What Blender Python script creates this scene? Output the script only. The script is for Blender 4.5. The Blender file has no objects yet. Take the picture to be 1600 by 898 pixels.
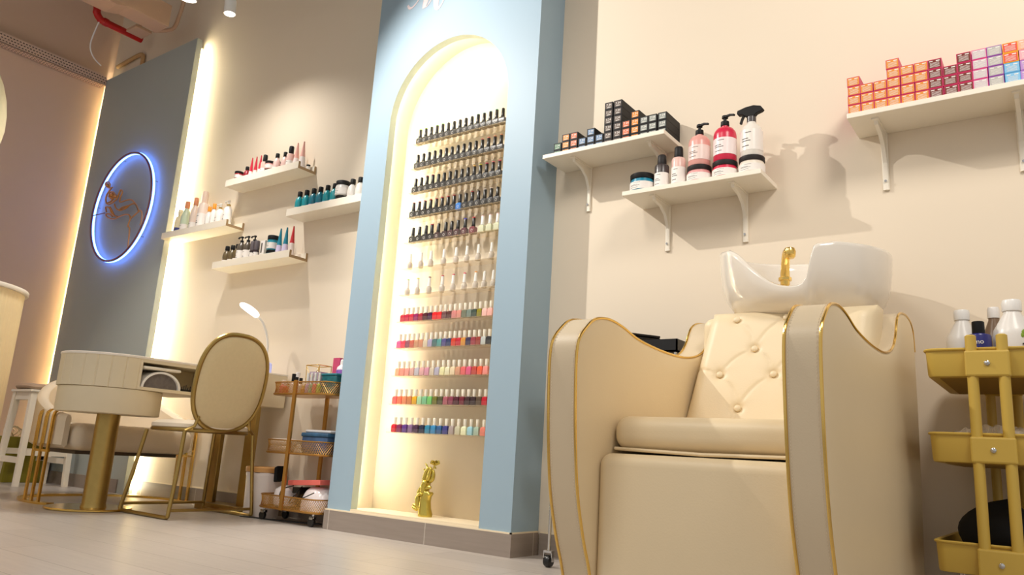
import bpy, bmesh, math, random
from mathutils import Vector, Matrix
random.seed(7)
PI = math.pi
SC = bpy.context.scene
COL = SC.collection

# ------------------------------------------------------------------ materials
def lin(c):
    c = c / 255.0
    return c / 12.92 if c <= 0.04045 else ((c + 0.055) / 1.055) ** 2.4

def col(rgb):
    return (lin(rgb[0]), lin(rgb[1]), lin(rgb[2]), 1.0)

MATS = {}

def mat(name, rgb, rough=0.5, metal=0.0, var=0.04, scale=18.0, bump=0.0, emit=None, estr=0.0, coat=0.0, spec=0.5, sheen=0.0):
    if name in MATS:
        return MATS[name]
    m = bpy.data.materials.new(name)
    m.use_nodes = True
    nt = m.node_tree
    b = nt.nodes['Principled BSDF']
    b.inputs['Roughness'].default_value = rough
    b.inputs['Metallic'].default_value = metal
    b.inputs['Coat Weight'].default_value = coat
    b.inputs['Coat Roughness'].default_value = 0.08
    b.inputs['Specular IOR Level'].default_value = spec
    tc = nt.nodes.new('ShaderNodeTexCoord')
    nz = nt.nodes.new('ShaderNodeTexNoise')
    nz.inputs['Scale'].default_value = scale
    nz.inputs['Detail'].default_value = 3
    nt.links.new(tc.outputs['Object'], nz.inputs['Vector'])
    mx = nt.nodes.new('ShaderNodeMix')
    mx.data_type = 'RGBA'
    c = col(rgb)
    mx.inputs[6].default_value = tuple(max(0, v * (1 - var)) for v in c[:3]) + (1,)
    mx.inputs[7].default_value = tuple(min(1, v * (1 + var)) for v in c[:3]) + (1,)
    nt.links.new(nz.outputs['Fac'], mx.inputs[0])
    nt.links.new(mx.outputs[2], b.inputs['Base Color'])
    if bump > 0:
        bp = nt.nodes.new('ShaderNodeBump')
        bp.inputs['Strength'].default_value = bump
        bp.inputs['Distance'].default_value = 0.002
        nz2 = nt.nodes.new('ShaderNodeTexNoise')
        nz2.inputs['Scale'].default_value = 260
        nt.links.new(tc.outputs['Object'], nz2.inputs['Vector'])
        nt.links.new(nz2.outputs['Fac'], bp.inputs['Height'])
        nt.links.new(bp.outputs['Normal'], b.inputs['Normal'])
    if emit:
        b.inputs['Emission Color'].default_value = col(emit)
        b.inputs['Emission Strength'].default_value = estr
    MATS[name] = m
    return m

def clear_mat(name, rgb, alpha=0.25, rough=0.05):
    if name in MATS:
        return MATS[name]
    m = bpy.data.materials.new(name)
    m.use_nodes = True
    nt = m.node_tree
    b = nt.nodes['Principled BSDF']
    b.inputs['Base Color'].default_value = col(rgb)
    b.inputs['Roughness'].default_value = rough
    tr = nt.nodes.new('ShaderNodeBsdfTransparent')
    fr = nt.nodes.new('ShaderNodeLayerWeight')
    fr.inputs['Blend'].default_value = 0.25
    mr = nt.nodes.new('ShaderNodeMapRange')
    mr.inputs['To Min'].default_value = alpha
    mr.inputs['To Max'].default_value = min(1, alpha*2.2 + 0.03)
    nt.links.new(fr.outputs['Facing'], mr.inputs['Value'])
    ms = nt.nodes.new('ShaderNodeMixShader')
    nt.links.new(mr.outputs['Result'], ms.inputs[0])
    nt.links.new(tr.outputs[0], ms.inputs[1])
    nt.links.new(b.outputs[0], ms.inputs[2])
    nt.links.new(ms.outputs[0], nt.nodes['Material Output'].inputs['Surface'])
    MATS[name] = m
    return m

def plank_mat(name, c1, c2, mortar, bw, rh, offx=0.0, offy=0.0, rough=0.35, plane='XY', msz=0.0012):
    m = bpy.data.materials.new(name)
    m.use_nodes = True
    nt = m.node_tree
    b = nt.nodes['Principled BSDF']
    geo = nt.nodes.new('ShaderNodeNewGeometry')
    mp = nt.nodes.new('ShaderNodeMapping')
    mp.inputs['Location'].default_value = (offx, offy, 0)
    if plane == 'XZ':
        sp = nt.nodes.new('ShaderNodeSeparateXYZ')
        cb = nt.nodes.new('ShaderNodeCombineXYZ')
        ad = nt.nodes.new('ShaderNodeMath')
        nt.links.new(geo.outputs['Position'], sp.inputs[0])
        nt.links.new(sp.outputs['X'], ad.inputs[0])
        nt.links.new(sp.outputs['Y'], ad.inputs[1])
        nt.links.new(ad.outputs[0], cb.inputs['X'])
        nt.links.new(sp.outputs['Z'], cb.inputs['Y'])
        nt.links.new(cb.outputs[0], mp.inputs['Vector'])
    else:
        nt.links.new(geo.outputs['Position'], mp.inputs['Vector'])
    br = nt.nodes.new('ShaderNodeTexBrick')
    br.offset = 0.37
    br.inputs['Scale'].default_value = 1.0
    br.inputs['Brick Width'].default_value = bw
    br.inputs['Row Height'].default_value = rh
    br.inputs['Mortar Size'].default_value = msz
    br.inputs['Mortar Smooth'].default_value = 0.1
    br.inputs['Color1'].default_value = col(c1)
    br.inputs['Color2'].default_value = col(c2)
    br.inputs['Mortar'].default_value = col(mortar)
    nt.links.new(mp.outputs[0], br.inputs['Vector'])
    st = nt.nodes.new('ShaderNodeMapping')
    st.inputs['Scale'].default_value = (2.5, 42, 1)
    nt.links.new(mp.outputs[0], st.inputs['Vector'])
    nz = nt.nodes.new('ShaderNodeTexNoise')
    nz.inputs['Scale'].default_value = 1.6
    nz.inputs['Detail'].default_value = 6
    nt.links.new(st.outputs[0], nz.inputs['Vector'])
    mr = nt.nodes.new('ShaderNodeMapRange')
    mr.inputs['To Min'].default_value = 0.84
    mr.inputs['To Max'].default_value = 1.12
    nt.links.new(nz.outputs['Fac'], mr.inputs['Value'])
    vm = nt.nodes.new('ShaderNodeVectorMath')
    vm.operation = 'SCALE'
    nt.links.new(br.outputs['Color'], vm.inputs[0])
    nt.links.new(mr.outputs['Result'], vm.inputs['Scale'])
    nt.links.new(vm.outputs[0], b.inputs['Base Color'])
    b.inputs['Roughness'].default_value = rough
    MATS[name] = m
    return m

WALL = mat('wall_paint', (229, 215, 194), 0.75, var=0.015, scale=2.5)
WALL_L = mat('wall_paint_left', (224, 194, 168), 0.75, var=0.02, scale=2.5)
NICHEW = mat('niche_paint', (230, 216, 192), 0.7, var=0.015)
BLUE = mat('blue_paint', (154, 178, 194), 0.5, var=0.015, scale=3)
PANELB = mat('panel_blue_warm_lit', (166, 174, 172), 0.6, var=0.02, scale=3)  # same blue as the pillar; dim warm lighting is mixed into this colour
FLOOR = plank_mat('floor_planks', (194, 185, 177), (184, 175, 167), (132, 122, 113), 1.22, 0.165, 0.35, 0.03, 0.33)
TILE = plank_mat('skirting_tile', (150, 138, 128), (140, 128, 119), (190, 180, 168), 0.60, 3.0, 0.1, 1.0, 0.4, 'XZ', 0.0025)
SILL = mat('sill_cream', (236, 220, 190), 0.5, var=0.02)
LEATHER = mat('cream_leather', (233, 214, 178), 0.44, var=0.03, scale=5, bump=0.12)
LEATHER2 = mat('cream_leather_shaded', (214, 197, 168), 0.44, var=0.03, scale=5, bump=0.12)  # same leather as the arms, with the band's shading put into the colour
GOLD = mat('polished_gold', (232, 196, 112), 0.2, 1.0, var=0.05)
BRASS = mat('brushed_brass', (168, 142, 84), 0.3, 1.0, var=0.12, scale=30)
GOLDP = mat('gold_paint', (205, 186, 90), 0.25, 0.9, var=0.08)
CERAM = mat('white_ceramic', (232, 225, 214), 0.12, var=0.01, coat=0.5)
WHITEP = mat('white_lacquer', (240, 232, 216), 0.4, var=0.015)
WHITEPL = mat('white_plastic', (240, 238, 234), 0.35, var=0.01)
BLACKPL = mat('black_plastic', (18, 17, 17), 0.3, var=0.1)
BLACKMAT = mat('black_cloth', (10, 10, 11), 0.95, var=0.2)
CREAMW = mat('cream_wood', (222, 208, 178), 0.5, var=0.03)
FABRIC = mat('beige_fabric', (214, 194, 152), 0.85, var=0.05, scale=60, bump=0.3)
CREAMF = mat('cream_velvet', (228, 214, 192), 0.7, var=0.04, scale=10, bump=0.1)
CHROME = mat('chrome', (200, 200, 200), 0.15, 1.0, var=0.05)
YELLOW = mat('mustard_paint', (200, 168, 74), 0.45, var=0.04, scale=6)
WOODE = mat('brown_edge', (168, 138, 98), 0.5, var=0.06)
RED = mat('red_paint', (190, 20, 12), 0.35, var=0.05)
ACW = mat('duct_beige', (206, 172, 142), 0.6, var=0.04)
TRAYW = mat('tray_white', (226, 196, 172), 0.5, var=0.04)
DARK = mat('dark_hole', (60, 40, 30), 0.8)
CLEAR = clear_mat('clear_acrylic', (255, 250, 240), 0.02)
GLASSC = clear_mat('frosted_clear', (235, 230, 225), 0.55, 0.2)
LED = mat('led_warm', (255, 240, 190), 0.5, emit=(255, 242, 204), estr=190)
LED2 = mat('led_warm_niche', (255, 240, 190), 0.5, emit=(255, 246, 220), estr=52)
LENS = mat('lamp_lens', (255, 250, 240), 0.5, emit=(255, 246, 232), estr=9)
DESKLED = mat('desk_lamp_led', (255, 250, 245), 0.5, emit=(255, 246, 240), estr=3)
NEON = mat('neon_blue', (120, 170, 255), 0.5, emit=(96, 140, 255), estr=8)
GREENBOX = mat('olive_card', (132, 122, 22), 0.6, var=0.06)
INK = mat('ink', (52, 48, 48), 0.6)
INKW = mat('ink_white', (238, 234, 228), 0.6)

# ------------------------------------------------------------------ mesh builder
class MB:
    def __init__(s):
        s.bm = bmesh.new()
        s.mi = 0
    def _f(s, vs):
        try:
            f = s.bm.faces.new(vs)
            f.material_index = s.mi
            return f
        except ValueError:
            return None
    def box(s, x0, y0, z0, x1, y1, z1):
        v = [s.bm.verts.new(p) for p in ((x0,y0,z0),(x1,y0,z0),(x1,y1,z0),(x0,y1,z0),(x0,y0,z1),(x1,y0,z1),(x1,y1,z1),(x0,y1,z1))]
        for q in ((3,2,1,0),(4,5,6,7),(0,1,5,4),(1,2,6,5),(2,3,7,6),(3,0,4,7)):
            s._f([v[i] for i in q])
        return s
    def obox(s, c, ax, ay, az):
        c, ax, ay, az = map(Vector, (c, ax, ay, az))
        v = [s.bm.verts.new(c + i*ax + j*ay + k*az) for k in (-1,1) for (i,j) in ((-1,-1),(1,-1),(1,1),(-1,1))]
        for q in ((3,2,1,0),(4,5,6,7),(0,1,5,4),(1,2,6,5),(2,3,7,6),(3,0,4,7)):
            s._f([v[i] for i in q])
        return s
    def tube(s, pts, r, n=8, closed=False, cap=True, flat=None):
        pts = [Vector(p) for p in pts]
        N = len(pts)
        rr = r if isinstance(r, (list, tuple)) else [r]*N
        rings = []
        up = None
        for i, p in enumerate(pts):
            if closed:
                t = pts[(i+1) % N] - pts[i-1]
            else:
                t = pts[min(i+1, N-1)] - pts[max(i-1, 0)]
            if t.length < 1e-9:
                t = Vector((0,0,1))
            t.normalize()
            if up is None:
                up = Vector((0,0,1)) if abs(t.z) < 0.9 else Vector((1,0,0))
            a = up - t*up.dot(t)
            if a.length < 1e-6:
                a = t.orthogonal()
            a.normalize()
            up = a
            b = t.cross(a)
            fa, fb = (1, 1) if flat is None else flat
            rings.append([s.bm.verts.new(p + rr[i]*(fa*a*math.cos(2*PI*k/n) + fb*b*math.sin(2*PI*k/n))) for k in range(n)])
        for i in range(N if closed else N-1):
            A, B = rings[i], rings[(i+1) % N]
            for k in range(n):
                s._f([A[k], A[(k+1) % n], B[(k+1) % n], B[k]])
        if not closed and cap:
            s._f(rings[0][::-1]); s._f(rings[-1])
        return s
    def bar(s, pts, w, h, upv=(0,0,1)):
        # rectangular section sweep
        pts = [Vector(p) for p in pts]
        N = len(pts); rings = []
        upv = Vector(upv)
        for i, p in enumerate(pts):
            t = (pts[min(i+1,N-1)] - pts[max(i-1,0)]).normalized()
            a = upv - t*upv.dot(t)
            a = a.normalized() if a.length > 1e-5 else t.orthogonal().normalized()
            b = t.cross(a)
            rings.append([s.bm.verts.new(p + a*h*i2/2 + b*w*j2/2) for i2, j2 in ((-1,-1),(1,-1),(1,1),(-1,1))])
        for i in range(N-1):
            A, B = rings[i], rings[i+1]
            for k in range(4):
                s._f([A[k], A[(k+1)%4], B[(k+1)%4], B[k]])
        s._f(rings[0][::-1]); s._f(rings[-1])
        return s
    def lathe(s, prof, c=(0,0,0), n=20, sx=1.0, sy=1.0, M=None):
        c = Vector(c)
        rings = []
        for r, z in prof:
            if r < 1e-6:
                v = Vector((0,0,z))
                rings.append([s.bm.verts.new((M @ v if M else v) + c)])
            else:
                ring = []
                for k in range(n):
                    v = Vector((r*sx*math.cos(2*PI*k/n), r*sy*math.sin(2*PI*k/n), z))
                    ring.append(s.bm.verts.new((M @ v if M else v) + c))
                rings.append(ring)
        for A, B in zip(rings, rings[1:]):
            for k in range(n):
                a = [A[k % len(A)], A[(k+1) % len(A)]] if len(A) > 1 else [A[0]]
                b = [B[(k+1) % len(B)], B[k % len(B)]] if len(B) > 1 else [B[0]]
                if len(a) + len(b) >= 3:
                    s._f(a + b)
        if len(rings[0]) > 1: s._f(rings[0][::-1])
        if len(rings[-1]) > 1: s._f(rings[-1])
        return s
    def loft(s, loops, capa=True, capb=True, closed=True):
        R = [[s.bm.verts.new(p) for p in L] for L in loops]
        n = len(R[0])
        for A, B in zip(R, R[1:]):
            for k in range(n if closed else n-1):
                s._f([A[k], A[(k+1)%n], B[(k+1)%n], B[k]])
        if capa: s._f(R[0][::-1])
        if capb: s._f(R[-1])
        return s
    def prism(s, poly, ax, a0, a1):
        def P(u, v, w):
            return {0:(w,u,v), 1:(u,w,v), 2:(u,v,w)}[ax]
        return s.loft([[P(u,v,a0) for u,v in poly], [P(u,v,a1) for u,v in poly]])
    def quad(s, *p):
        s._f([s.bm.verts.new(q) for q in p]); return s
    def rbox(s, x0,y0,z0,x1,y1,z1, r, seg=4, puff=0.0):
        """box with vertical rounded corners and rounded top/bottom edges (loft of rounded rectangles)"""
        cx, cy = (x0+x1)/2, (y0+y1)/2
        def rr(ins, z):
            a, b = (x1-x0)/2-ins, (y1-y0)/2-ins
            q = max(r-ins, 0.002)
            q = min(q, a*0.999, b*0.999)
            out = []
            for (sx, sy, a0) in ((1,1,0),(-1,1,PI/2),(-1,-1,PI),(1,-1,1.5*PI)):
                for k in range(seg+1):
                    t = a0 + PI/2*k/seg
                    out.append((cx+sx*(a-q)+q*math.cos(t), cy+sy*(b-q)+q*math.sin(t), z))
            return out
        loops = []
        e = min(r, (z1-z0)/2)
        for k in range(seg+1):
            t = PI/2*k/seg
            loops.append(rr(e*(1-math.sin(t)), z0+e*(1-math.cos(t))))
        for k in range(seg+1):
            t = PI/2*(1-k/seg)
            loops.append(rr(e*(1-math.sin(t)), z1-e*(1-math.cos(t))))
        return s.loft(loops)
    def text(s, txt, size, M, depth=0.0003, align='CENTER'):
        cu = bpy.data.curves.new('tmp', 'FONT')
        cu.body = txt; cu.size = size; cu.align_x = align; cu.align_y = 'CENTER'; cu.extrude = depth
        cu.resolution_u = 3
        ob = bpy.data.objects.new('tmp', cu)
        COL.objects.link(ob)
        dg = bpy.context.evaluated_depsgraph_get()
        dg.update()
        me = bpy.data.meshes.new_from_object(ob.evaluated_get(dg))
        n0 = len(s.bm.verts); f0 = len(s.bm.faces)
        s.bm.from_mesh(me)
        s.bm.verts.ensure_lookup_table(); s.bm.faces.ensure_lookup_table()
        for v in s.bm.verts[n0:]:
            v.co = M @ v.co
        for f in s.bm.faces[f0:]:
            f.material_index = s.mi
        bpy.data.objects.remove(ob); bpy.data.curves.remove(cu); bpy.data.meshes.remove(me)
        return s
    def obj(s, name, mats, parent=None, smooth=True, bevel=0.0, world=False, angle=38, fix=True):
        bm = s.bm
        if fix:
            bmesh.ops.recalc_face_normals(bm, faces=bm.faces)
        if smooth:
            ca = math.radians(angle)
            for e in bm.edges:
                if len(e.link_faces) == 2 and e.calc_face_angle(0) > ca:
                    e.smooth = False
            for f in bm.faces: f.smooth = True
        me = bpy.data.meshes.new(name)
        bm.to_mesh(me); bm.free()
        for m in (mats if isinstance(mats, (list, tuple)) else [mats]):
            me.materials.append(m)
        o = bpy.data.objects.new(name, me)
        COL.objects.link(o)
        if parent is not None:
            o.parent = parent
            if world:
                p = parent
                off = Vector((0,0,0))
                while p is not None:
                    off += p.location; p = p.parent
                o.location = -off
        if bevel > 0:
            md = o.modifiers.new('bevel', 'BEVEL')
            md.width = bevel; md.segments = 2; md.limit_method = 'ANGLE'; md.angle_limit = math.radians(40)
            md.harden_normals = False
        return o

def thing(name, label, cat, loc=(0,0,0), group=None, rz=0.0):
    o = bpy.data.objects.new(name, None)
    o.empty_display_size = 0.05
    COL.objects.link(o)
    o.location = loc; o.rotation_euler = (0,0,rz)
    return tag(o, label, cat, group)

def tag(o, label, cat, group=None):
    o['label'] = label; o['category'] = cat
    if group: o['group'] = group
    return o

def struct(o):
    o['kind'] = 'structure'
    return o

def dup(root, loc, label, group=None, rz=None):
    kids = [c for c in bpy.data.objects if c.parent == root]
    r = root.copy(); COL.objects.link(r); r.location = loc
    if rz is not None: r.rotation_euler = (0,0,rz)
    r['label'] = label
    if group: r['group'] = group
    for ch in kids:
        c = ch.copy(); COL.objects.link(c); c.parent = r
        for g in [x for x in bpy.data.objects if x.parent == ch]:
            d = g.copy(); COL.objects.link(d); d.parent = c
    return r

def smoothpts(pts, n=6, closed=False):
    """Catmull-Rom"""
    P = [Vector(p) for p in pts]; N = len(P); out = []
    for i in range(N if closed else N-1):
        if closed:
            p0,p1,p2,p3 = P[i-1],P[i],P[(i+1)%N],P[(i+2)%N]
        else:
            p0,p1,p2,p3 = P[max(i-1,0)],P[i],P[i+1],P[min(i+2,N-1)]
        for k in range(n):
            t = k/n
            out.append(0.5*((2*p1)+(-p0+p2)*t+(2*p0-5*p1+4*p2-p3)*t*t+(-p0+3*p1-3*p2+p3)*t**3))
    if not closed: out.append(P[-1])
    return out

def arcpts(c, r, a0, a1, n, plane='XZ', ry=None):
    ry = ry or r
    out = []
    for k in range(n+1):
        t = a0+(a1-a0)*k/n
        u, v = r*math.cos(t), ry*math.sin(t)
        out.append((c[0]+u, c[1], c[2]+v) if plane == 'XZ' else ((c[0]+u, c[1]+v, c[2]) if plane == 'XY' else (c[0], c[1]+u, c[2]+v)))
    return out

ORD = ['first','second','third','fourth','fifth','sixth','seventh','eighth','ninth','tenth','eleventh','twelfth','thirteenth','fourteenth','fifteenth','sixteenth','seventeenth','eighteenth','nineteenth','twentieth']

# ------------------------------------------------------------------ setting
YW = 2.712          # back wall plane
XL = -6.30          # left wall plane
ZC = 4.2
m = MB(); m.box(-8, -3.0, -0.05, 2.5, YW+0.15, 0.0)
struct(m.obj('floor', FLOOR, smooth=False))
m = MB(); m.box(-8, YW, 0, 2.5, YW+0.15, ZC)
struct(m.obj('wall_back', WALL, smooth=False))
m = MB(); m.box(XL-0.15, -0.6, 0, XL, YW, ZC)
struct(m.obj('wall_left', WALL_L, smooth=False))
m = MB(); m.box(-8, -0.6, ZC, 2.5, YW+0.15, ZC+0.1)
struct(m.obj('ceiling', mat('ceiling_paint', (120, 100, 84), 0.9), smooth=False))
# skirting
m = MB(); m.box(-4.87, YW-0.009, 0, -2.862, YW, 0.085)
struct(m.obj('baseboard_back', TILE, smooth=False))
m = MB(); m.box(-1.785, YW-0.009, 0, 2.5, YW, 0.085)
struct(m.obj('baseboard_right', TILE, smooth=False))
m = MB(); m.box(-4.87, YW-0.007, 0.085, -2.862, YW, 0.090); m.box(-1.785, YW-0.007, 0.085, 2.5, YW, 0.090)
struct(m.obj('trim_1', SILL, smooth=False))
m = MB(); m.box(XL, -0.6, 0, XL+0.009, 2.62, 0.085)
struct(m.obj('baseboard_left', TILE, smooth=False))

# blue accent panel standing off the back wall
m = MB(); m.box(-6.215, 2.632, 0, -4.905, 2.674, 3.19)
struct(m.obj('wall_panel', PANELB, smooth=False))
m = MB(); m.box(-6.14, 2.674, 0, -4.940, YW, 3.15)
struct(m.obj('wall_panel_backing', mat('backing_cream', (232, 214, 170), 0.7), smooth=False))
m = MB(); m.box(-6.215, 2.623, 0, -4.985, 2.632, 0.085)
struct(m.obj('baseboard_panel', TILE, smooth=False))

def ledstrip(name, label, boxes, material):
    m = MB()
    for b in boxes: m.box(*b)
    return tag(m.obj(name, material, smooth=False), label, 'light strip')
ledstrip('led_strip', 'warm glowing strip light hidden behind right edge of the blue panel', [(-4.940, 2.675, 0.03, -4.936, 2.690, 3.14)], LED)
ledstrip('led_strip', 'warm glowing strip light in gap left of the blue panel', [(-6.146, 2.675, 0.03, -6.140, 2.690, 3.12)], LED)

# pillar with arched niche
PX0, PX1, PY = -2.858, -1.797, 2.52
ACX, AR, ASZ, AZ0 = -2.328, 0.3725, 1.998, 0.100
PZT = ZC
def pillar_slab():
    m = MB()
    n = 40
    inner, outer = [], []
    zs = [AZ0, 0.5, 1.0, 1.5, ASZ]
    for z in zs:
        inner.append((ACX-AR, z)); outer.append((PX0, z))
    # arc mapped onto outer path
    h = PZT-ASZ; w = PX1-PX0; L = 2*h+w
    for k in range(1, n):
        t = PI - PI*k/n
        inner.append((ACX+AR*math.cos(t), ASZ+AR*math.sin(t)))
        # angular mapping to outer rectangle
        if k <= n/4:   f = k/(n/4); q = (PX0, ASZ+h*f)
        elif k < 3*n/4: f = (k-n/4)/(n/2); q = (PX0+w*f, PZT)
        else: f = (k-3*n/4)/(n/4); q = (PX1, PZT-h*f)
        outer.append(q)
    for z in zs[::-1]:
        inner.append((ACX+AR, z)); outer.append((PX1, z))
    y0, y1 = PY, PY+0.040
    loops = [[(x,y0,z) for x,z in outer], [(x,y0,z) for x,z in inner], [(x,y1,z) for x,z in inner], [(x,y1,z) for x,z in outer]]
    R = [[m.bm.verts.new(p) for p in Lp] for Lp in loops]
    N = len(R[0])
    for a in range(4):
        A, B = R[a], R[(a+1) % 4]
        for k in range(N-1):
            m._f([A[k], A[k+1], B[k+1], B[k]])
    # sill strip under opening keeps the slab closed
    m._f([R[0][0], R[1][0], R[2][0], R[3][0]]); m._f([R[0][-1], R[1][-1], R[2][-1], R[3][-1]])
    m.box(PX0, y0, 0.085, PX1, y1, AZ0)
    return m
m = pillar_slab()
# colour: front/sides blue, reveal cream
for f in m.bm.faces:
    c = f.calc_center_median()
    if PY+0.002 < c.y < PY+0.038 and (ACX-AR-0.001) <= c.x <= (ACX+AR+0.001) and c.z > 0.09 and c.z < ASZ+AR+0.001:
        f.material_index = 1
struct(m.obj('wall_pillar_front', [BLUE, mat('reveal_cream', (196, 210, 200), 0.5)], smooth=False))
m = MB()
CXA, CXB = ACX-AR-0.045, ACX+AR+0.045
m.box(PX0, PY+0.040, 0.085, CXA, YW, PZT); m.box(CXB, PY+0.040, 0.085, PX1, YW, PZT)
m.box(CXA, PY+0.040, ASZ+AR+0.045, CXB, YW, PZT)
m.box(CXA, PY+0.040, 0.085, CXB, YW, AZ0)
struct(m.obj('wall_pillar_body', BLUE, smooth=False))
m = MB()
m.box(CXA, 2.695, AZ0, CXB, YW, ASZ+AR+0.045)
# arched cavity lining
n = 32
for y0, y1 in ((PY+0.040, 2.695),):
    pa = [(CXA+.001, AZ0), (CXA+.001, ASZ)] + [(ACX+(AR+0.044)*math.cos(PI-PI*k/n), ASZ+(AR+0.044)*math.sin(PI-PI*k/n)) for k in range(1, n)] + [(CXB-.001, ASZ), (CXB-.001, AZ0)]
    A = [m.bm.verts.new((x, y0, z)) for x, z in pa]; B = [m.bm.verts.new((x, y1, z)) for x, z in pa]
    for k in range(len(pa)-1): m._f([A[k], A[k+1], B[k+1], B[k]])
struct(m.obj('wall_niche', NICHEW, smooth=True, angle=30, fix=False))
m = MB(); m.box(ACX-AR, PY-0.003, 0.0925, ACX+AR, PY, AZ0); m.box(ACX-AR, PY-0.003, AZ0, ACX+AR, PY+.04, AZ0+0.002); m.box(CXA+.002, PY+.04, AZ0, CXB-.002, 2.695, AZ0+0.002)
m.box(PX0-0.006, PY-0.008, 0.0865, PX1+0.006, PY, 0.0925); m.box(PX1, PY-0.008, 0.0865, PX1+0.006, YW-0.01, 0.0925)
struct(m.obj('trim_2', SILL, smooth=False))
m = MB(); m.box(PX0-0.009, PY-0.009, 0, PX1+0.009, YW-0.012, 0.0865)
struct(m.obj('baseboard_pillar', TILE, smooth=False))
# niche strip light: left side, arch, right side, hidden behind the lip
m = MB()
pa = [(ACX-AR-0.036, AZ0+0.03), (ACX-AR-0.036, 1.0), (ACX-AR-0.036, ASZ)] + [(ACX+(AR+0.036)*math.cos(PI-PI*k/24), ASZ+(AR+0.036)*math.sin(PI-PI*k/24)) for k in range(1, 19)]
m.tube([(x, PY+0.048, z) for x, z in pa], 0.0045, 6)
tag(m.obj('led_strip', LED2), 'warm strip light hidden along the inner rim of the arched niche', 'light strip')

# script lettering on the pillar above the arch
m = MB()
def stroke(pts, ws):
    P = smoothpts([(x, PY-0.0015, z) for x, z in pts], 6)
    W = []
    for i in range(len(P)):
        f = i/(len(P)-1)*(len(ws)-1); a = int(min(f, len(ws)-2)); W.append(ws[a]+(ws[a+1]-ws[a])*(f-a))
    m.tube(P, W, 10, flat=(1, 1))
stroke([(-2.655,2.652),(-2.640,2.632),(-2.620,2.630),(-2.590,2.650),(-2.560,2.690),(-2.530,2.76),(-2.51,2.83)], [0.006,0.008,0.005,0.004,0.004,0.004,0.004])
stroke([(-2.51,2.83),(-2.516,2.72),(-2.524,2.65),(-2.534,2.612),(-2.545,2.600)], [0.005,0.017,0.02,0.014,0.004])
stroke([(-2.545,2.600),(-2.515,2.604),(-2.492,2.63),(-2.462,2.69),(-2.43,2.80)], [0.003,0.003,0.004,0.004,0.004])
stroke([(-2.43,2.80),(-2.448,2.70),(-2.453,2.63),(-2.450,2.585),(-2.437,2.566),(-2.418,2.578),(-2.398,2.61),(-2.375,2.66)], [0.005,0.018,0.02,0.016,0.01,0.005,0.004,0.003])
for v in m.bm.verts: v.co.y = PY-0.0015 + (v.co.y-(PY-0.0015))*0.06
tag(m.obj('wall_lettering', mat('pink_lettering', (212, 196, 198), 0.5)), 'pale pink script lettering above the arch on the blue pillar', 'lettering')

# ------------------------------------------------------------------ neon sign
NS = thing('neon_sign', 'round blue backlit sign with golden hand and flower on blue panel', 'sign', (-5.53, 2.6, 1.995))
RC = (-5.505, 2.585, 1.985); RR = 0.410
m = MB(); m.tube(arcpts(RC, RR, 0, 2*PI, 72)[:-1], 0.008, 8, closed=True)
m.obj('ring', mat('ring_rose', (130, 84, 88), 0.4), NS, world=True)
m = MB(); m.tube(arcpts((RC[0], 2.600, RC[2]), RR, 0, 2*PI, 72)[:-1], 0.0095, 8, closed=True)
m.obj('glow_tube', NEON, NS, world=True)
m = MB()
for a in (0.35, 1.9, 3.0, 4.3, 5.6):
    p = (RC[0]+RR*math.cos(a), RC[2]+RR*math.sin(a))
    m.tube([(p[0], 2.585, p[1]), (p[0], 2.634, p[1])], 0.004, 6)
m.obj('standoff', CHROME, NS, world=True)
ART = [[(-5.203, 1.913), (-5.174, 1.887), (-5.161, 1.819), (-5.173, 1.799)], [(-5.203, 1.913), (-5.287, 1.88), (-5.322, 1.863), (-5.339, 1.813), (-5.309, 1.787), (-5.285, 1.64)],
[(-5.229, 1.909), (-5.272, 1.96), (-5.357, 2.013), (-5.443, 2.02), (-5.519, 2.02), (-5.526, 2.059), (-5.51, 2.095), (-5.54, 2.119), (-5.559, 2.087), (-5.569, 2.058), (-5.606, 2.041), (-5.675, 2.027), (-5.725, 2.043), (-5.748, 2.094), (-5.725, 2.129), (-5.69, 2.155)],
[(-5.322, 1.863), (-5.346, 1.895), (-5.406, 1.909), (-5.475, 1.907), (-5.572, 1.897), (-5.669, 1.926), (-5.699, 1.953), (-5.647, 1.946), (-5.594, 1.92)],
[(-5.699, 1.969), (-5.723, 2.011), (-5.664, 1.995), (-5.601, 1.939), (-5.502, 1.903)], [(-5.657, 2.002), (-5.617, 1.969), (-5.559, 1.918)],
[(-5.598, 2.016), (-5.563, 1.98), (-5.49, 1.951), (-5.411, 1.965), (-5.333, 1.979), (-5.279, 1.964), (-5.23, 1.914)],
[(-5.507, 1.96), (-5.463, 1.972), (-5.385, 1.972), (-5.422, 1.956), (-5.491, 1.954)],
[(-5.721, 2.16), (-5.781, 2.186), (-5.795, 2.211), (-5.762, 2.218), (-5.723, 2.192), (-5.719, 2.163), (-5.676, 2.159)],
[(-5.714, 2.096), (-5.648, 2.078), (-5.62, 2.097), (-5.664, 2.123), (-5.706, 2.117), (-5.669, 2.07), (-5.587, 2.069)],
[(-5.725, 2.043), (-5.666, 2.045), (-5.627, 2.067)]]
m = MB()
for a in ART:
    m.tube(smoothpts([(x, 2.585, z) for x, z in a], 5), 0.0055, 6)
m.obj('hand_line_art', mat('art_copper', (214, 150, 84), 0.45, 0.3), NS, world=True)
m = MB()
for (x, z) in ((-5.76, 2.19), (-5.66, 2.10), (-5.60, 2.08)):
    m.lathe([(0, 0), (0.012, 0.002), (0.016, 0.012), (0.008, 0.026), (0, 0.03)], (x, 2.585, z-0.015), 8)
m.obj('flower', mat('art_copper', (214, 150, 84), 0.45, 0.3), NS, world=True)
m = MB(); m.bar([(-5.910, 2.585, 1.97), (-5.72, 2.585, 1.965)], 0.004, 0.006)
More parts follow.
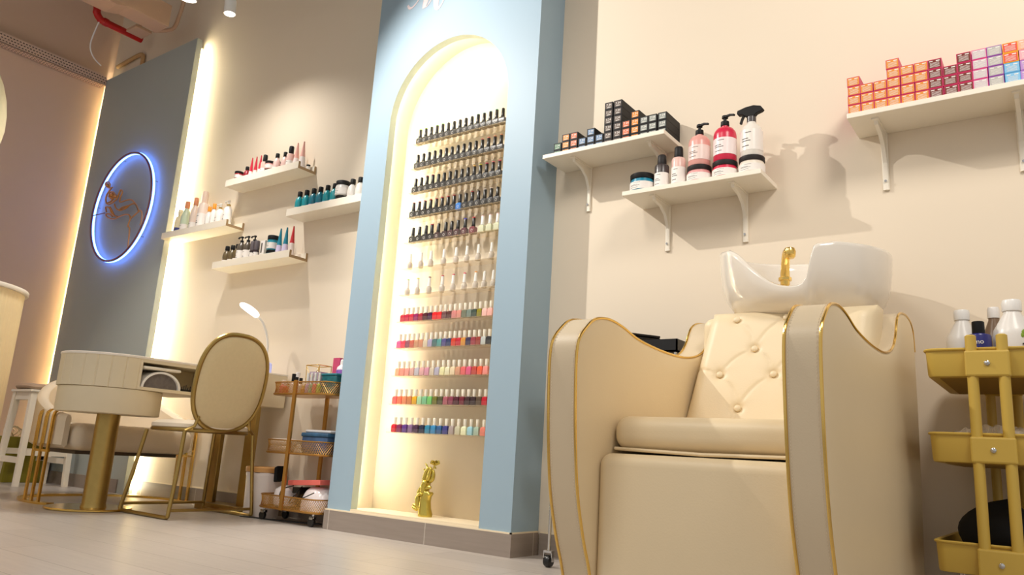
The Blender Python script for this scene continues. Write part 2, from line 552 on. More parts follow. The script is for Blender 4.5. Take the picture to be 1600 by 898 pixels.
m.obj('crossbar', mat('ring_rose', (130, 84, 88), 0.4), NS, world=True)

# ------------------------------------------------------------------ nail polish racks
def color_name(c):
    names = {'red':(200,35,45),'pink':(228,110,140),'peach':(238,160,135),'plum':(110,35,75),'purple':(90,60,130),'blue':(50,110,170),'navy':(45,55,95),'teal':(60,130,130),'green':(120,185,120),'olive':(120,112,40),'dark brown':(65,40,35),'tan':(200,145,110),'beige':(215,200,170),'grey':(150,150,145),'lilac':(170,160,190),'mustard':(215,165,40),'orange':(236,110,70),'maroon':(110,30,45),'mauve':(150,95,100),'light blue':(165,205,215),'cream':(228,222,182),'charcoal':(60,62,62)}
    return min(names, key=lambda k: sum((a-b)**2 for a, b in zip(names[k], c)))
RANK = ['top','second','third','fourth','fifth','sixth','seventh','eighth','ninth','tenth','eleventh','bottom']
RZ = [1.900,1.765,1.636,1.507,1.377,1.245,1.113,0.981,0.853,0.721,0.588,0.458]
def make_rack(i, z):
    t = thing('polish_rack', 'clear acrylic polish rack, %s one down in the arched niche' % RANK[i] if i not in (0, 11) else 'clear acrylic polish rack, %s one in the arched niche' % ('topmost' if i == 0 else 'lowest'), 'shelf', (-2.32, 2.66, z), 'acrylic racks in the arched niche')
    m = MB(); m.box(-0.292, -0.050, -0.003, 0.292, 0.035, 0.0)
    m.obj('shelf_base', CLEAR_B, t, smooth=False)
    m = MB(); m.box(-0.292, -0.052, -0.003, 0.292, -0.050, 0.022 if i < 7 else 0.018)
    m.obj('front_lip', CLEAR, t, smooth=False)
    m = MB(); m.box(-0.292, 0.032, 0.0, 0.292, 0.035, 0.02)
    m.obj('back_lip', CLEAR, t, smooth=False)
CLEAR_B = clear_mat('acrylic_edge', (226, 206, 170), 0.22, 0.15)
for i, z in enumerate(RZ): make_rack(i, z)

PCACHE = {}
def polish(kind, c, cap, x, z, label, group, capc=None):
    """kind: black / clear / essie"""
    key = (kind, tuple(c), capc)
    if key in PCACHE:
        return dup(PCACHE[key], (x, 2.632, z), label, group)
    t = thing('polish_bottle', label, 'nail polish', (x, 2.632, z), group)
    cm = mat('polish_%d_%d_%d' % tuple(c), c, 0.3 if kind == 'black' else 0.2, var=0.05, coat=0.0 if kind == 'black' else 0.3, spec=0.3)
    if kind in ('black', 'white'):
        m = MB()
        w, d = 0.0150, 0.0120
        m.loft([[(sx*a, sy*b, zz) for sx, sy in ((-1,-1),(1,-1),(1,1),(-1,1))] for a, b, zz in ((w*.9,d*.9,0),(w,d,.002),(w,d,.024),(w*.9,d*.9,.029),(w*.45,d*.55,.033),(w*.4,d*.5,.035))])
        m.obj('bottle', cm, t, angle=50)
        m = MB(); m.lathe([(0.0090,.033),(0.0098,.035),(0.0086,.044),(0.0080,.069),(0.006,.0715)], n=10)
        m.obj('cap', mat('polish_cap_black', (30, 27, 25), 0.28) if kind == 'black' else WHITEPL, t)
        if capc:
            m = MB(); m.lathe([(0.0080,.0700),(0.0080,.0725),(0.006,.0740)], n=10)
            m.obj('cap_top', mat('captop_%d_%d_%d' % capc, capc, 0.4), t)
        if kind == 'black':
            m = MB()
            m.tube([(0.0052*math.cos(2*PI*k/14), -d-0.0003, 0.014+0.0055*math.sin(2*PI*k/14)) for k in range(14)], 0.0006, 5, closed=True)
            m.obj('ring_emblem', INKW, t)
    elif kind == 'clear':
        m = MB()
        m.lathe([(0.012,0),(0.0135,.003),(0.0135,.022),(0.009,.029),(0.006,.032)], n=12)
        m.obj('bottle', cm, t)
        m = MB(); m.lathe([(0.0078,.031),(0.0084,.034),(0.0070,.050),(0.0064,.068),(0.004,.070)], n=10)
        m.obj('cap', WHITEPL, t)
        if capc:
            m = MB(); m.lathe([(0.0066,.0685),(0.0066,.072),(0.005,.073)], n=10)
            m.obj('cap_top', mat('captop_%d_%d_%d' % capc, capc, 0.4), t)
    else:
        m = MB()
        w, d = 0.0132, 0.0105
        m.loft([[(sx*a, sy*b, zz) for sx, sy in ((-1,-1),(1,-1),(1,1),(-1,1))] for a, b, zz in ((w*.8,d*.8,0),(w,d,.002),(w,d,.026),(w*.85,d*.85,.031),(w*.45,d*.55,.034))])
        m.obj('bottle', cm, t, angle=50)
        m = MB()
        m.loft([[(r*math.cos(2*PI*k/8), r*math.sin(2*PI*k/8), zz) for k in range(8)] for r, zz in ((.0060,.034),(.0066,.036),(.0082,.060),(.0078,.062))])
        m.obj('cap', CAPW, t)
    t.scale = (1.0, 1.0, 1.12)
    PCACHE[key] = t
    return t
CAPW = mat('polish_cap_white', (238, 230, 214), 0.35)
def row_x(n, a, b): return [a+(b-a)*k/(n-1) for k in range(n)]
BK = (15, 13, 14)
g1 = [(120,170,40)]*2+[(90,140,40)]+[(110,190,60)]*2+[None]*5+[(60,130,110)]+[(150,190,200)]*2+[(60,150,120)]+[None]
g2 = [None]*11+[(220,110,90)]*2+[(225,140,90)]*2
g3 = [None]*2+[(150,20,70)]*2+[None]*6+[(225,170,60),(200,200,50),(220,60,90),(215,90,100),(210,90,110)]
g4 = [(180,30,35)]*8+[None,None,(150,30,40),None,(200,190,180),(220,200,190),None]
b4 = [BK]*8+[(25,110,190)]+[BK]*6
g5 = [None,None,None,(200,60,80),None,None,None,None,(60,60,190),(210,50,60)]
b5 = [BK]*4+[(60,34,36),(52,30,34),(70,34,36),(66,30,34),(84,34,40),(112,40,46)]
def cn(c):
    return 'black' if c is None else color_name(c)
for ri, (caps, bods) in enumerate(((g1, [BK]*15), (g2, [BK]*15), (g3, [BK]*15), (g4, b4))):
    for k, x in enumerate(row_x(15, -2.588, -2.062)):
        cw = 'plain black cap' if caps[k] is None else '%s-topped cap' % color_name(caps[k])
        body = 'black' if bods[k] == BK else color_name(bods[k])
        polish('black', bods[k], 'black', x, RZ[ri], '%s polish bottle with %s, %s from left on %s acrylic rack' % (body, cw, ORD[k], RANK[ri]), 'dark polish bottles on the %s rack' % RANK[ri], caps[k])
r5x = [-2.576,-2.533,-2.490,-2.452,-2.41,-2.363,-2.326,-2.287,-2.243,-2.192]
for k, x in enumerate(r5x):
    cw = 'plain black cap' if g5[k] is None else '%s-topped cap' % color_name(g5[k])
    body = 'black' if b5[k] == BK else 'dark ' + color_name(b5[k]).replace('dark ', '')
    polish('black', b5[k], 'black', x, RZ[4], '%s polish bottle with %s, %s from left on fifth acrylic rack' % (body, cw, ORD[k]), 'dark polish bottles on the fifth rack', g5[k])
for k, x in enumerate((-2.138, -2.094, -2.051)):
    polish('white', (206, 208, 176), 'white', x, RZ[4], 'white-capped green-bottomed polish bottle, %s of three at right of fifth rack' % ORD[k], 'white capped bottles on the fifth rack', (232, 196, 196))
for k, x in enumerate((-2.578, -2.506, -2.442, -2.36, -2.284, -2.219, -2.151, -2.074)):
    polish('clear', (192, 180, 166), 'white', x, RZ[5], 'clear polish bottle with white cap, %s from left on sixth acrylic rack' % ORD[k], 'clear polish bottles on the sixth rack')
c7 = [(150,205,110),(225,210,80),(120,50,60),(190,50,70),(215,60,80),(215,70,90),(235,160,60),None,None]
for k, x in enumerate((-2.579, -2.514, -2.439, -2.357, -2.29, -2.222, -2.156, -2.105, -2.054)):
    polish('clear', (192, 180, 166), 'white', x, RZ[6], 'clear polish bottle with %s cap, %s from left on seventh acrylic rack' % ('white' if c7[k] is None else color_name(c7[k])+'-topped white', ORD[k]), 'clear polish bottles on the seventh rack', c7[k])
R8 = [(170,30,50),(175,30,60),(190,40,60),(140,30,90),(160,30,50),(80,25,35),(70,20,60),(220,30,35),(225,35,35),(110,70,70),(90,50,45),(205,130,125),(210,140,125),(110,115,95),(115,130,120),(60,75,65),(140,130,30),(240,190,180),(240,180,170)]
R9 = [(235,80,130),(225,60,80),(140,80,95),(190,95,80),(190,140,110),(200,140,110),(205,190,165),(165,155,185),(80,110,110),(90,150,145),(85,80,130),(50,60,100),(200,60,40),(190,35,50),(205,140,60),(60,50,80),(150,60,70),(150,60,50),(190,195,190),(50,50,50)]
R10 = [(240,150,120),(225,140,125),(225,150,140),(205,160,150),(190,185,195),(215,165,165),(205,145,165),(205,190,170),(175,170,190),(225,220,170),(225,220,185),(225,205,170),(205,150,120),(220,100,100),(215,90,130),(190,70,60),(235,95,60),(245,150,140)]
R11 = [(240,90,90),(245,110,80),(210,130,90),(195,120,70),(220,165,30),(165,205,160),(120,185,140),(110,185,100),(110,110,40),(80,80,50),(165,90,100),(135,60,80),(80,25,40),(110,30,45),(60,35,35),(55,35,35),(90,70,50),(190,20,40)]
R12 = [(195,25,45),(120,30,80),(90,50,130),(130,100,140),(70,40,70),(40,45,70),(45,130,165),(50,130,180),(45,90,140),(60,60,130),(170,155,150),(200,195,165),(230,230,190),(160,205,215),(170,190,170),(225,130,110)]
for ri, (cs, a, b) in enumerate(((R8,-2.588,-2.055),(R9,-2.596,-2.052),(R10,-2.588,-2.058),(R11,-2.590,-2.052),(R12,-2.580,-2.050))):
    r = RANK[7+ri]
    for k, x in enumerate(row_x(len(cs), a, b)):
        polish('essie', cs[k], 'white', x, RZ[7+ri], '%s nail polish with white cap, %s from left on %s acrylic rack' % (color_name(cs[k]), ORD[k], r), 'coloured polish bottles on the %s rack' % r)

# ------------------------------------------------------------------ gold hand statue
def skin_obj(name, verts, edges, radii, material, parent, lev=2):
    me = bpy.data.meshes.new(name)
    me.from_pydata(verts, edges, [])
    o = bpy.data.objects.new(name, me)
    COL.objects.link(o)
    o.parent = parent
    md = o.modifiers.new('skin', 'SKIN'); md.use_smooth_shade = True
    for i, r in enumerate(radii):
        me.skin_vertices[0].data[i].radius = (r, r) if not isinstance(r, tuple) else r
    me.skin_vertices[0].data[0].use_root = True
    sb = o.modifiers.new('sub', 'SUBSURF'); sb.levels = lev; sb.render_levels = lev
    me.materials.append(material)
    return o
ST = thing('hand_statue', 'small gold statue of clasped hands holding a rose in niche', 'statue', (-2.328, 2.60, AZ0+0.002))
# lower forearm (standing), upper hand reaching up
m = MB()
m.loft([[(cx+rx*math.cos(2*PI*k/16), ry*math.sin(2*PI*k/16), z) for k in range(16)] for cx, rx, ry, z in ((0.010,.034,.028,0),(0.010,.035,.029,.012),(0.006,.030,.025,.035),(0.004,.028,.023,.065),(0.006,.029,.022,.085),(0.012,.034,.022,.100),(0.012,.028,.018,.106))])
m.obj('wrist_base', GOLDP, ST)
# upper hand as palm + fingers
skin_obj('palm', [(0.0,0,.085),(-0.004,0,.110),(0.0,0,.135),(0.008,0,.158)], [(0,1),(1,2),(2,3)], [(.024,.016),(.026,.017),(.030,.017),(.026,.014)], GOLDP, ST)
F = [[(-0.012,0,.145),(-0.010,0,.170),(0.000,-.002,.192),(0.012,-.002,.208)],
     [(0.000,0.004,.15),(0.004,.004,.176),(0.012,.004,.198),(0.020,.002,.212)],
     [(0.010,-.004,.15),(0.022,-.006,.172),(0.026,-.006,.192),(0.026,-.004,.208)],
     [(0.018,0.002,.148),(0.036,.002,.160),(0.040,.002,.180),(0.034,.002,.202)],
     [(0.004,-.006,.118),(0.020,-.010,.122),(0.034,-.010,.126),(0.042,-.008,.124)]]
for f in F:
    skin_obj('finger', f, [(0,1),(1,2),(2,3)], [.011,.010,.0085,.0065], GOLDP, ST)
# lower hand wrapping from the left
skin_obj('lower_palm', [(-0.018,0,.020),(-0.030,0,.045),(-0.034,-.004,.070),(-0.026,-.008,.092)], [(0,1),(1,2),(2,3)], [(.014,.014),(.020,.016),(.021,.016),(.013,.012)], GOLDP, ST)
for f in ([(-0.030,-.012,.086),(-0.012,-.022,.094),(0.006,-.024,.094)], [(-0.034,-.008,.090),(-0.030,-.004,.112),(-0.018,0,.130)],
          [(-0.026,-.006,.024),(-0.040,-.014,.030),(-0.055,-.016,.038)], [(-0.028,-.002,.034),(-0.042,-.008,.040),(-0.058,-.010,.048)], [(0.028,-.012,.092),(0.036,-.014,.098),(0.044,-.012,.090)]):
    skin_obj('finger', f, [(0,1),(1,2)], [.0095,.008,.006], GOLDP, ST)
m = MB()
for k in range(9):
    a = k*2.4; r = 0.006+0.0017*k; c = Vector((0.044+0.4*r*math.cos(a), 0.4*r*math.sin(a), 0.222+0.001*k))
    M = Matrix.Rotation(a, 3, 'Z') @ Matrix.Rotation(0.5+0.09*k, 3, 'Y')
    m.lathe([(0,-.004),(0.006,-.002),(0.009,.006),(0.0095,.013),(0.008,.014),(0.005,.004),(0,.0)], c, 7, sy=0.45, M=M)
m.obj('rose', GOLDP, ST)
m = MB(); m.tube([(0.030,0,.19),(0.038,0,.21),(0.044,0,.222)], 0.003, 6)
for s_, e_ in (((0.010,0,.205),(-0.014,0,.228)), ((-0.006,0,.196),(-0.022,0,.200)), ((0.04,0,.214),(0.056,0,.206))):
    mid = [(a+b)/2 for a, b in zip(s_, e_)]
    m.tube([s_, mid, e_], [.002,.0055,.0008], 6, flat=(1, .4))
m.obj('leaf', GOLDP, ST)

# ------------------------------------------------------------------ floating shelves (left)
def ledge(x0, x1, zb, label):
    t = thing('floating_shelf', label, 'shelf', ((x0+x1)/2, YW, zb), 'white ledge shelves left of the pillar')
    m = MB()
    y0, y1, th = 2.584, YW, 0.016
    m.box(x0, y0, zb, x1, y1, zb+th); m.box(x0, y0, zb+th, x1, y0+0.014, zb+0.042); m.box(x0, y1-0.014, zb+th, x1, y1, zb+0.05)
    m.obj('trough', WHITEP, t, smooth=False, world=True)
    for xa, xb in ((x0-0.0008, x0), (x1, x1+0.0008)):
        m = MB(); m.box(xa, y0, zb, xb, y1, zb+th); m.box(xa, y0, zb+th, xb, y0+0.014, zb+0.042); m.box(xa, y1-0.014, zb+th, xb, y1, zb+0.05)
        m.obj('end_edge', WOODE, t, smooth=False, world=True)
    return t
ledge(-4.200, -3.490, 1.922, 'white ledge shelf, highest of the four left of the pillar')
ledge(-3.545, -2.866, 1.637, 'white ledge shelf running behind left side of the blue pillar')
ledge(-4.860, -4.128, 1.659, 'white ledge shelf, leftmost, beside the glowing panel edge')
ledge(-4.212, -3.470, 1.391, 'white ledge shelf, lowest of the four left of the pillar')

# generic bottle factory --------------------------------------------------
def bottle(name, label, cat, loc, group, prof, bodymat, capprof=None, capmat=None, labelband=None, labelmat=None, extra=None, n=18, capname='cap', stand=None):
    t = thing(name, label, cat, loc, group)
    m = MB(); m.lathe(prof, n=n); m.obj('body', bodymat, t)
    if capprof:
        m = MB(); m.lathe(capprof, n=n); m.obj(capname, capmat, t)
    if labelband:
        z0, z1, r = labelband; r *= 1.01
        m = MB()
        A = [m.bm.verts.new((r*math.cos(a), r*math.sin(a), z0)) for a in [-PI*1.08+PI*1.16*k/30 for k in range(31)]]
        B = [m.bm.verts.new((r*math.cos(a), r*math.sin(a), z1)) for a in [-PI*1.08+PI*1.16*k/30 for k in range(31)]]
        for k in range(30): m._f([A[k], A[k+1], B[k+1], B[k]])
        # ink lines on the label
        m.mi = 1
        h = z1-z0
        for q, (f, a0, a1) in enumerate(((0.84, -1.9, -1.3), (0.55, -2.2, -1.55), (0.44, -2.2, -1.35), (0.2, -2.2, -1.5))):
            rr = r+0.0004; zz = z0+f*h; th = h*(0.018 if q else 0.014)
            P = [(rr*math.cos(a0+(a1-a0)*k/6), rr*math.sin(a0+(a1-a0)*k/6)) for k in range(7)]
            for k in range(6):
                m.quad((P[k][0],P[k][1],zz-th), (P[k+1][0],P[k+1][1],zz-th), (P[k+1][0],P[k+1][1],zz+th), (P[k][0],P[k][1],zz+th))
        m.obj('paper_label', [labelmat or WHITEPL, INK], t, fix=False)
    if extra: extra(t)
    return t
def cm_(c, rough=0.3):
    dk = sum(c) < 130
    return mat('tint_%d_%d_%d_%d' % (c[0],c[1],c[2],int(rough*10)), c, 0.5 if dk else rough, var=0.03, spec=0.25 if dk else 0.5)
LABW = mat('label_white', (240, 234, 228), 0.5, var=0.01)

def jar(label, loc, group, r, h, body, lid=(22,21,21), lab=True):
    return bottle('cosmetic_jar', label, 'jar', loc, group,
        [(r*.9,0),(r,.004),(r,h*.55),(r*.92,h*.66),(r*.92,h*.7)], cm_(body),
        [(r*.97,h*.70),(r*.99,h*.72),(r*.99,h*.97),(r*.94,h)], cm_(lid), (h*.08,h*.5,r*1.006) if lab else None, LABW, capname='lid', n=24)
def round_bottle(label, loc, group, r, h, body, capc=(20,20,20), lab=True, labc=None, hcap=0.2):
    hb = h*(1-hcap)
    return bottle('product_bottle', label, 'bottle', loc, group,
        [(r*.92,0),(r,.003),(r,hb*.68),(r*.8,hb*.88),(r*.42,hb*.97),(r*.4,hb)], cm_(body),
        [(r*.55,hb),(r*.58,hb+.002),(r*.56,h-.002),(r*.5,h)], cm_(capc), (hb*.05,hb*.42,r*1.01) if lab else None, cm_(labc) if labc else LABW)
def wedge_tube(label, loc, group, w, h, top, low, cap):
    t = thing('product_tube', label, 'tube', loc, group)
    def lp(f, z0=0.012):
        z = z0+(h-z0)*f
        a = w*(1-.80*f); b = w*(1-f)+0.001
        return [(b*math.cos(2*PI*k/16), a*math.sin(2*PI*k/16), z) for k in range(16)]
    m = MB(); m.loft([lp(f) for f in (0,0.15,0.3,0.42)]); m.obj('lower_body', cm_(low), t)
    m = MB(); m.loft([lp(f) for f in (0.42,0.6,0.8,1.0)]); m.obj('upper_body', cm_(top), t)
    m = MB(); m.lathe([(w*.85,0),(w*.85,.012)], n=16); m.obj('cap', cm_(cap), t)
    return t
def pump(label, loc, group, r, h, body, pumpc, lab=True, gold=None):
    def ex(t):
        m = MB(); zb = h*.80
        m.lathe([(r*.42,zb),(r*.42,zb+.012),(r*.16,zb+.014),(r*.16,h-.008),(r*.34,h-.007),(r*.34,h),(r*.2,h+.002)], n=12)
        m.bar([(0,0,h-.003),(-r*.95,-r*.2,h-.004),(-r*1.15,-r*.25,h-.012)], .008, .006)
        m.obj('pump', cm_(pumpc), t)
        if gold:
            m = MB(); m.lathe([(r*.44,zb-.001),(r*.44,zb+.010)], n=12); m.obj('collar', GOLD, t)
    return bottle('pump_bottle', label, 'bottle', loc, group,
        [(r*.92,0),(r,.003),(r,h*.60),(r*.85,h*.70),(r*.4,h*.78),(r*.38,h*.80)], cm_(body), None, None, (h*.06,h*.5,r*1.01) if lab else None, LABW, ex)
def spray(label, loc, group, r, h, body, capc, lab=True):
    return bottle('spray_bottle', label, 'bottle', loc, group,
        [(r*.92,0),(r,.003),(r,h*.66),(r*.9,h*.70),(r*.5,h*.715)], cm_(body),
        [(r*.62,h*.71),(r*.64,h*.72),(r*.60,h*.97),(r*.5,h)], cm_(capc), (h*.04,h*.45,r*1.01) if lab else None, LABW)

YS = 2.650
G = 'products on the highest ledge shelf'
z = 1.9385
jar('red jar with black lid, upper of the stack at left of highest ledge', (-4.168, YS, z+.050), G, .028, .048, (170,30,45))
jar('red jar with black lid, lower of the stack at left of highest ledge', (-4.168, YS, z), G, .028, .048, (170,30,45))
round_bottle('small dark red bottle with black cap beside red jars on highest ledge', (-4.105, YS+.012, z+.012), G, .020, .115, (150,30,45))
for k, x in enumerate((-4.045, -4.000, -3.955)):
    wedge_tube('red and white pointed tube, %s of three on the highest ledge' % ORD[k], (x, YS, z), G, .017, .172, (206,40,66), (236,228,222), (200,40,60))
spray('pale pink spray bottle with black cap right of red tubes on highest ledge', (-3.912, YS, z), G, .022, .165, (226,188,176), (24,22,22))
jar('pink jar with black lid, upper of the stack in middle of highest ledge', (-3.853, YS, z+.056), G, .032, .052, (230,170,165))
jar('pink jar with black lid, lower of the stack in middle of highest ledge', (-3.853, YS, z), G, .032, .052, (230,170,165))
jar('small pink jar with black lid right of pink stack on highest ledge', (-3.798, YS+.015, z+.052), G, .024, .050, (228,172,168))
jar('plain pink jar underneath the small pink jar on highest ledge', (-3.798, YS+.015, z), G, .024, .050, (226,160,160))
round_bottle('pale pink bottle with black cap, left of two on highest ledge', (-3.762, YS-.02, z), G, .021, .138, (230,196,188))
round_bottle('pale pink bottle with black cap, right of two on highest ledge', (-3.715, YS, z), G, .021, .145, (230,196,188))
spray('tall pink spray bottle with black cap before pink tubes on highest ledge', (-3.662, YS, z), G, .024, .172, (228,190,180), (24,22,22))
for k, x in enumerate((-3.605, -3.548)):
    wedge_tube('large pink and white pointed tube, %s end of highest ledge' % ('nearer the bottles at right' if k == 0 else 'last one at right'), (x, YS, z), G, .024, .183-.002*k, (232,178,166), (236,226,222), (240,236,230))
jar('small dark-lidded white pot inside right end of highest ledge', (-3.510, YS+.02, z), G, .012, .034, (220,214,210))

G = 'products on the ledge behind the pillar'
z = 1.6535
lb = [(225,232,228),(190,225,205),(206,160,200),(206,160,200),(170,200,235),(170,200,235)]
for k, x in enumerate((-3.546, -3.485, -3.423, -3.365, -3.305, -3.246)):
    round_bottle('teal shampoo bottle with black cap, %s from left of six in row' % ORD[k], (x+.02, YS, z), G, .024, .148, (20,150,160) if k in (0,1,4,5) else (20,120,140), labc=lb[k])
jar('white jar with black lid, upper of stack beside the teal bottles', (-3.160, YS, z+.062), G, .040, .085, (226,222,216))
jar('white jar with black lid, lower of stack beside the teal bottles', (-3.160, YS, z), G, .036, .060, (40,38,38), lab=False)
for k, x in enumerate((-3.092, -3.030, -2.962)):
    round_bottle('white bottle with black cap, %s of three right of the jar' % ORD[k], (x+.01, YS, z), G, .026, .150, (222,218,212))

G = 'products on the leftmost ledge'
z = 1.6755
round_bottle('squat cream bottle with blue base at left end of leftmost ledge', (-4.790, YS, z), G, .026, .200, (238,226,190), (240,230,200), labc=(60,70,130))
round_bottle('pale green tall bottle on the leftmost ledge', (-4.715, YS, z), G, .028, .245, (206,222,196), (222,150,110))
round_bottle('tall blush bottle on leftmost ledge beside the green one', (-4.632, YS+.01, z), G, .026, .262, (234,216,202), (222,150,110))
spray('tallest blush bottle with clear cap on the leftmost ledge', (-4.515, YS, z), G, .034, .285, (232,214,200), (236,210,190))
for k, x in enumerate((-4.440, -4.388)):
    round_bottle('small white bottle with orange cap, %s of two on leftmost ledge' % ('left' if k == 0 else 'right'), (x, YS, z), G, .021, .170+.012*k, (238,234,230), (240,160,50))
for k, x in enumerate((-4.318, -4.232)):
    pump('white pump bottle with gold collar, %s on leftmost ledge' % ('left of two' if k == 0 else 'right of two'), (x, YS, z), G, .027, .172+.008*k, (240,236,232), (238,234,228), gold=True)

G = 'products on the lowest ledge'
z = 1.4075
for k, x in enumerate((-4.175, -4.118, -4.066)):
    round_bottle('amber bottle with black cap and white label, %s from left, lowest ledge' % ORD[k], (x, YS, z), G, .024, .140, (96,80,48))
for k, x in enumerate((-4.018, -3.968, -3.918)):
    pump('black pump bottle with white label, %s of three on lowest ledge' % ORD[k], (x, YS-.01+.01*k, z), G, .025, .180, (84,74,62), (20,20,20))
for k, x in enumerate((-3.884, -3.846)):
    bottle('dark_vial', 'dark glass vial with grey top, %s of two on lowest ledge' % ('left' if k == 0 else 'right'), 'bottle', (x, YS-.02, z), G, [(.015,0),(.016,.002),(.016,.07),(.012,.074)], cm_((60,50,54)), [(.016,.074),(.016,.128),(.013,.132)], cm_((88,80,84)), (.01,.06,.0163), LABW)
t = thing('product_carton', 'small white carton with dark window on the lowest ledge', 'box', (-3.798, YS, z), G)
m = MB(); m.box(-.020,-.016,0,.020,.016,.130); m.obj('carton', LABW, t, smooth=False)
m = MB(); m.box(-.013,-.0166,.055,-.002,-.016,.115); m.obj('window', cm_((60,50,40)), t, smooth=False)
jar('teal jar with black lid, upper of stack on lowest ledge', (-3.722, YS, z+.062), G, .034, .088, (20,140,160))
jar('teal jar with black lid, lower of stack on lowest ledge', (-3.722, YS, z), G, .034, .060, (20,140,160))
for k, x in enumerate((-3.660, -3.604)):
    wedge_tube('teal and lilac pointed tube, %s of two on lowest ledge' % ('left' if k == 0 else 'right'), (x, YS, z), G, .023, .190, (20,130,155), (206,196,224), (230,230,230))
wedge_tube('red and white pointed tube at right end of lowest ledge', (-3.545, YS, z), G, .021, .190, (200,40,50), (230,214,208), (190,30,40))

# ------------------------------------------------------------------ bracket shelves (right)
def bracket(m, x, zt, y0, y1, drop):
    """triangular steel bracket below a shelf at height zt, running from wall y1 to y0"""
    yb = y1
    w = 0.011
    # horizontal arm, vertical arm, gusset
    m.box(x-w, y0+0.03, zt-0.006, x+w, yb, zt)
    m.tube([(x, yb-0.004, zt-0.002), (x, yb-0.004, zt-drop)], w, 8, flat=(1, 0.6))
    pts = [(y0+0.04, zt-0.004), (yb-0.002, zt-0.004), (yb-0.002, zt-drop*.62), (yb-0.018, zt-drop*.42), (yb-0.036, zt-drop*.26), (yb-0.080, zt-drop*.13), (y0+0.05, zt-0.018)]
    m.prism(pts, 0, x-0.006, x+0.006)
def wshelf(x0, x1, zb, bx, label, y0=2.527, drop=0.20, th=0.018):
    t = thing('wall_shelf', label, 'shelf', ((x0+x1)/2, YW, zb), 'white bracket shelves on the right wall')
    m = MB(); m.box(x0, y0, zb, x1, YW, zb+th); m.obj('board', WHITEP, t, smooth=False, bevel=0.0015, world=True)
    for x in bx:
        m = MB(); bracket(m, x, zb, y0, YW, drop); b = m.obj('bracket', WHITEP, t, world=True)
        for f in (0.3, 0.85):
            m = MB(); m.lathe([(0.0045,-.001),(0.0045,.001)], (x, YW-0.014+0.0, zb-drop*f), 8, M=Matrix.Rotation(PI/2, 3, 'X'))
            m.obj('screw', CHROME, b)
    return t
wshelf(-1.750, -1.188, 1.628, (-1.62, -1.27), 'white bracket shelf with black dye boxes, beside the blue pillar')
wshelf(-1.362, -0.817, 1.401, (-1.248, -0.935), 'white bracket shelf carrying hair bottles above the wash basin', drop=0.19)
wshelf(-0.530, 0.42, 1.542, (-0.45, -0.06, 0.33), 'long white bracket shelf with pink dye boxes at upper right', drop=0.205)

# dye boxes
def dyebox(key, label, loc, group, w, h, d, edge, face, style, side=None):
    if key in PCACHE: return dup(PCACHE[key], loc, label, group)
    t = thing('dye_box', label, 'box', loc, group)
    m = MB(); m.box(-w/2, 0, 0, w/2, d, h)
    m.obj('carton', cm_(edge, .4), t, smooth=False, bevel=0.0006)
    m = MB()
    if style == 'black': a, b, c_, d_ = -w*.36, w*.38, h*.16, h*.86
    else: a, b, c_, d_ = -w*.455, w*.455, h*.08, h*.93
    m.box(a, -0.0004, c_, b, 0, d_)
    m.obj('colour_panel', cm_(face, .5), t, smooth=False)
    m = MB()
    R = random.Random(hash(str(key)) % 1000)
    if style == 'black':
        m.text('1.18' if sum(face) % 2 else '7.34', h*.42, Matrix.Translation((w*.02, -0.0007, h*.60)) @ Matrix.Rotation(PI/2, 4, 'X'), 0.0001)
        for q in (0.30, 0.22): m.box(-w*.22, -0.0008, h*q, w*.24, -0.0005, h*(q+.035))
    else:
        m.box(-w*.38, -0.0008, h*.76, -w*.12, -0.0005, h*.84); m.box(w*.10, -0.0008, h*.74, w*.37, -0.0005, h*.84)
        for q in (.60,.49,.38,.27,.17):
            l = .30+.06*R.random(); m.box(-w*l, -0.0008, h*q, w*l, -0.0005, h*(q+.032))
    m.obj('print', INKW, t, smooth=False)
    PCACHE[key] = t
    return t
GR,OR,OR2,BL,TP,SL = (70,120,84),(240,140,20),(214,104,50),(104,138,176),(98,80,68),(150,156,150)
BCOL = [[GR,GR],[OR,OR,OR],[OR2,OR2,OR2],[BL,BL],[BL,BL,BL],[BL,BL],[TP]*6,[TP]*6,[OR2]*3,[OR]*4,[SL]*3,[SL]*3,[SL]*3]
BX = [-1.71,-1.669,-1.629,-1.587,-1.546,-1.505,-1.464,-1.421,-1.381,-1.341,-1.301,-1.263,-1.221]
BN = {GR:'green',OR:'orange',OR2:'rust orange',BL:'blue grey',TP:'brown',SL:'pale grey'}
for ci, (x, cs) in enumerate(zip(BX, BCOL)):
    for k, c in enumerate(cs):
        pos = 'topmost' if k == len(cs)-1 else ('bottom' if k == 0 else '%s up' % ORD[k])
        dyebox(('b', c), 'black hair dye box with %s end, %s in %s stack from left' % (BN[c], pos, ORD[ci]), (x, 2.578, 1.6465+k*0.0332), 'black hair dye boxes beside the pillar', .0375, .0325, .128, (26,23,24), c, 'black')
AM,BRN,LIL,GRY,REDB,SKY,PCH,PNK,PUR = (226,146,56),(112,34,18),(206,192,196),(182,180,174),(226,70,40),(130,190,228),(236,176,140),(240,170,180),(186,140,206)
PB = (206,36,96)
PC = [[(AM,PB)]*4,[(AM,PB)]*3,[(AM,PB)]*3,[(AM,PB)]*5,[(AM,PB)]*4,[(AM,PB)]*4,[(BRN,PB)]*4,[(BRN,PB)]*3,[(BRN,PB)]*4,[(LIL,(222,60,140))]*4,[(GRY,(150,70,170))]*4,[(SKY,(90,170,220))]*2+[(REDB,(245,180,30))]*2,[(PUR,(176,120,200))]*2+[(PNK,(240,160,180)),(PCH,(238,170,150))],[(PUR,(176,120,200))]*2+[(PNK,(240,160,180)),(PCH,(238,170,150))],[(GRY,(150,70,170))]*3]
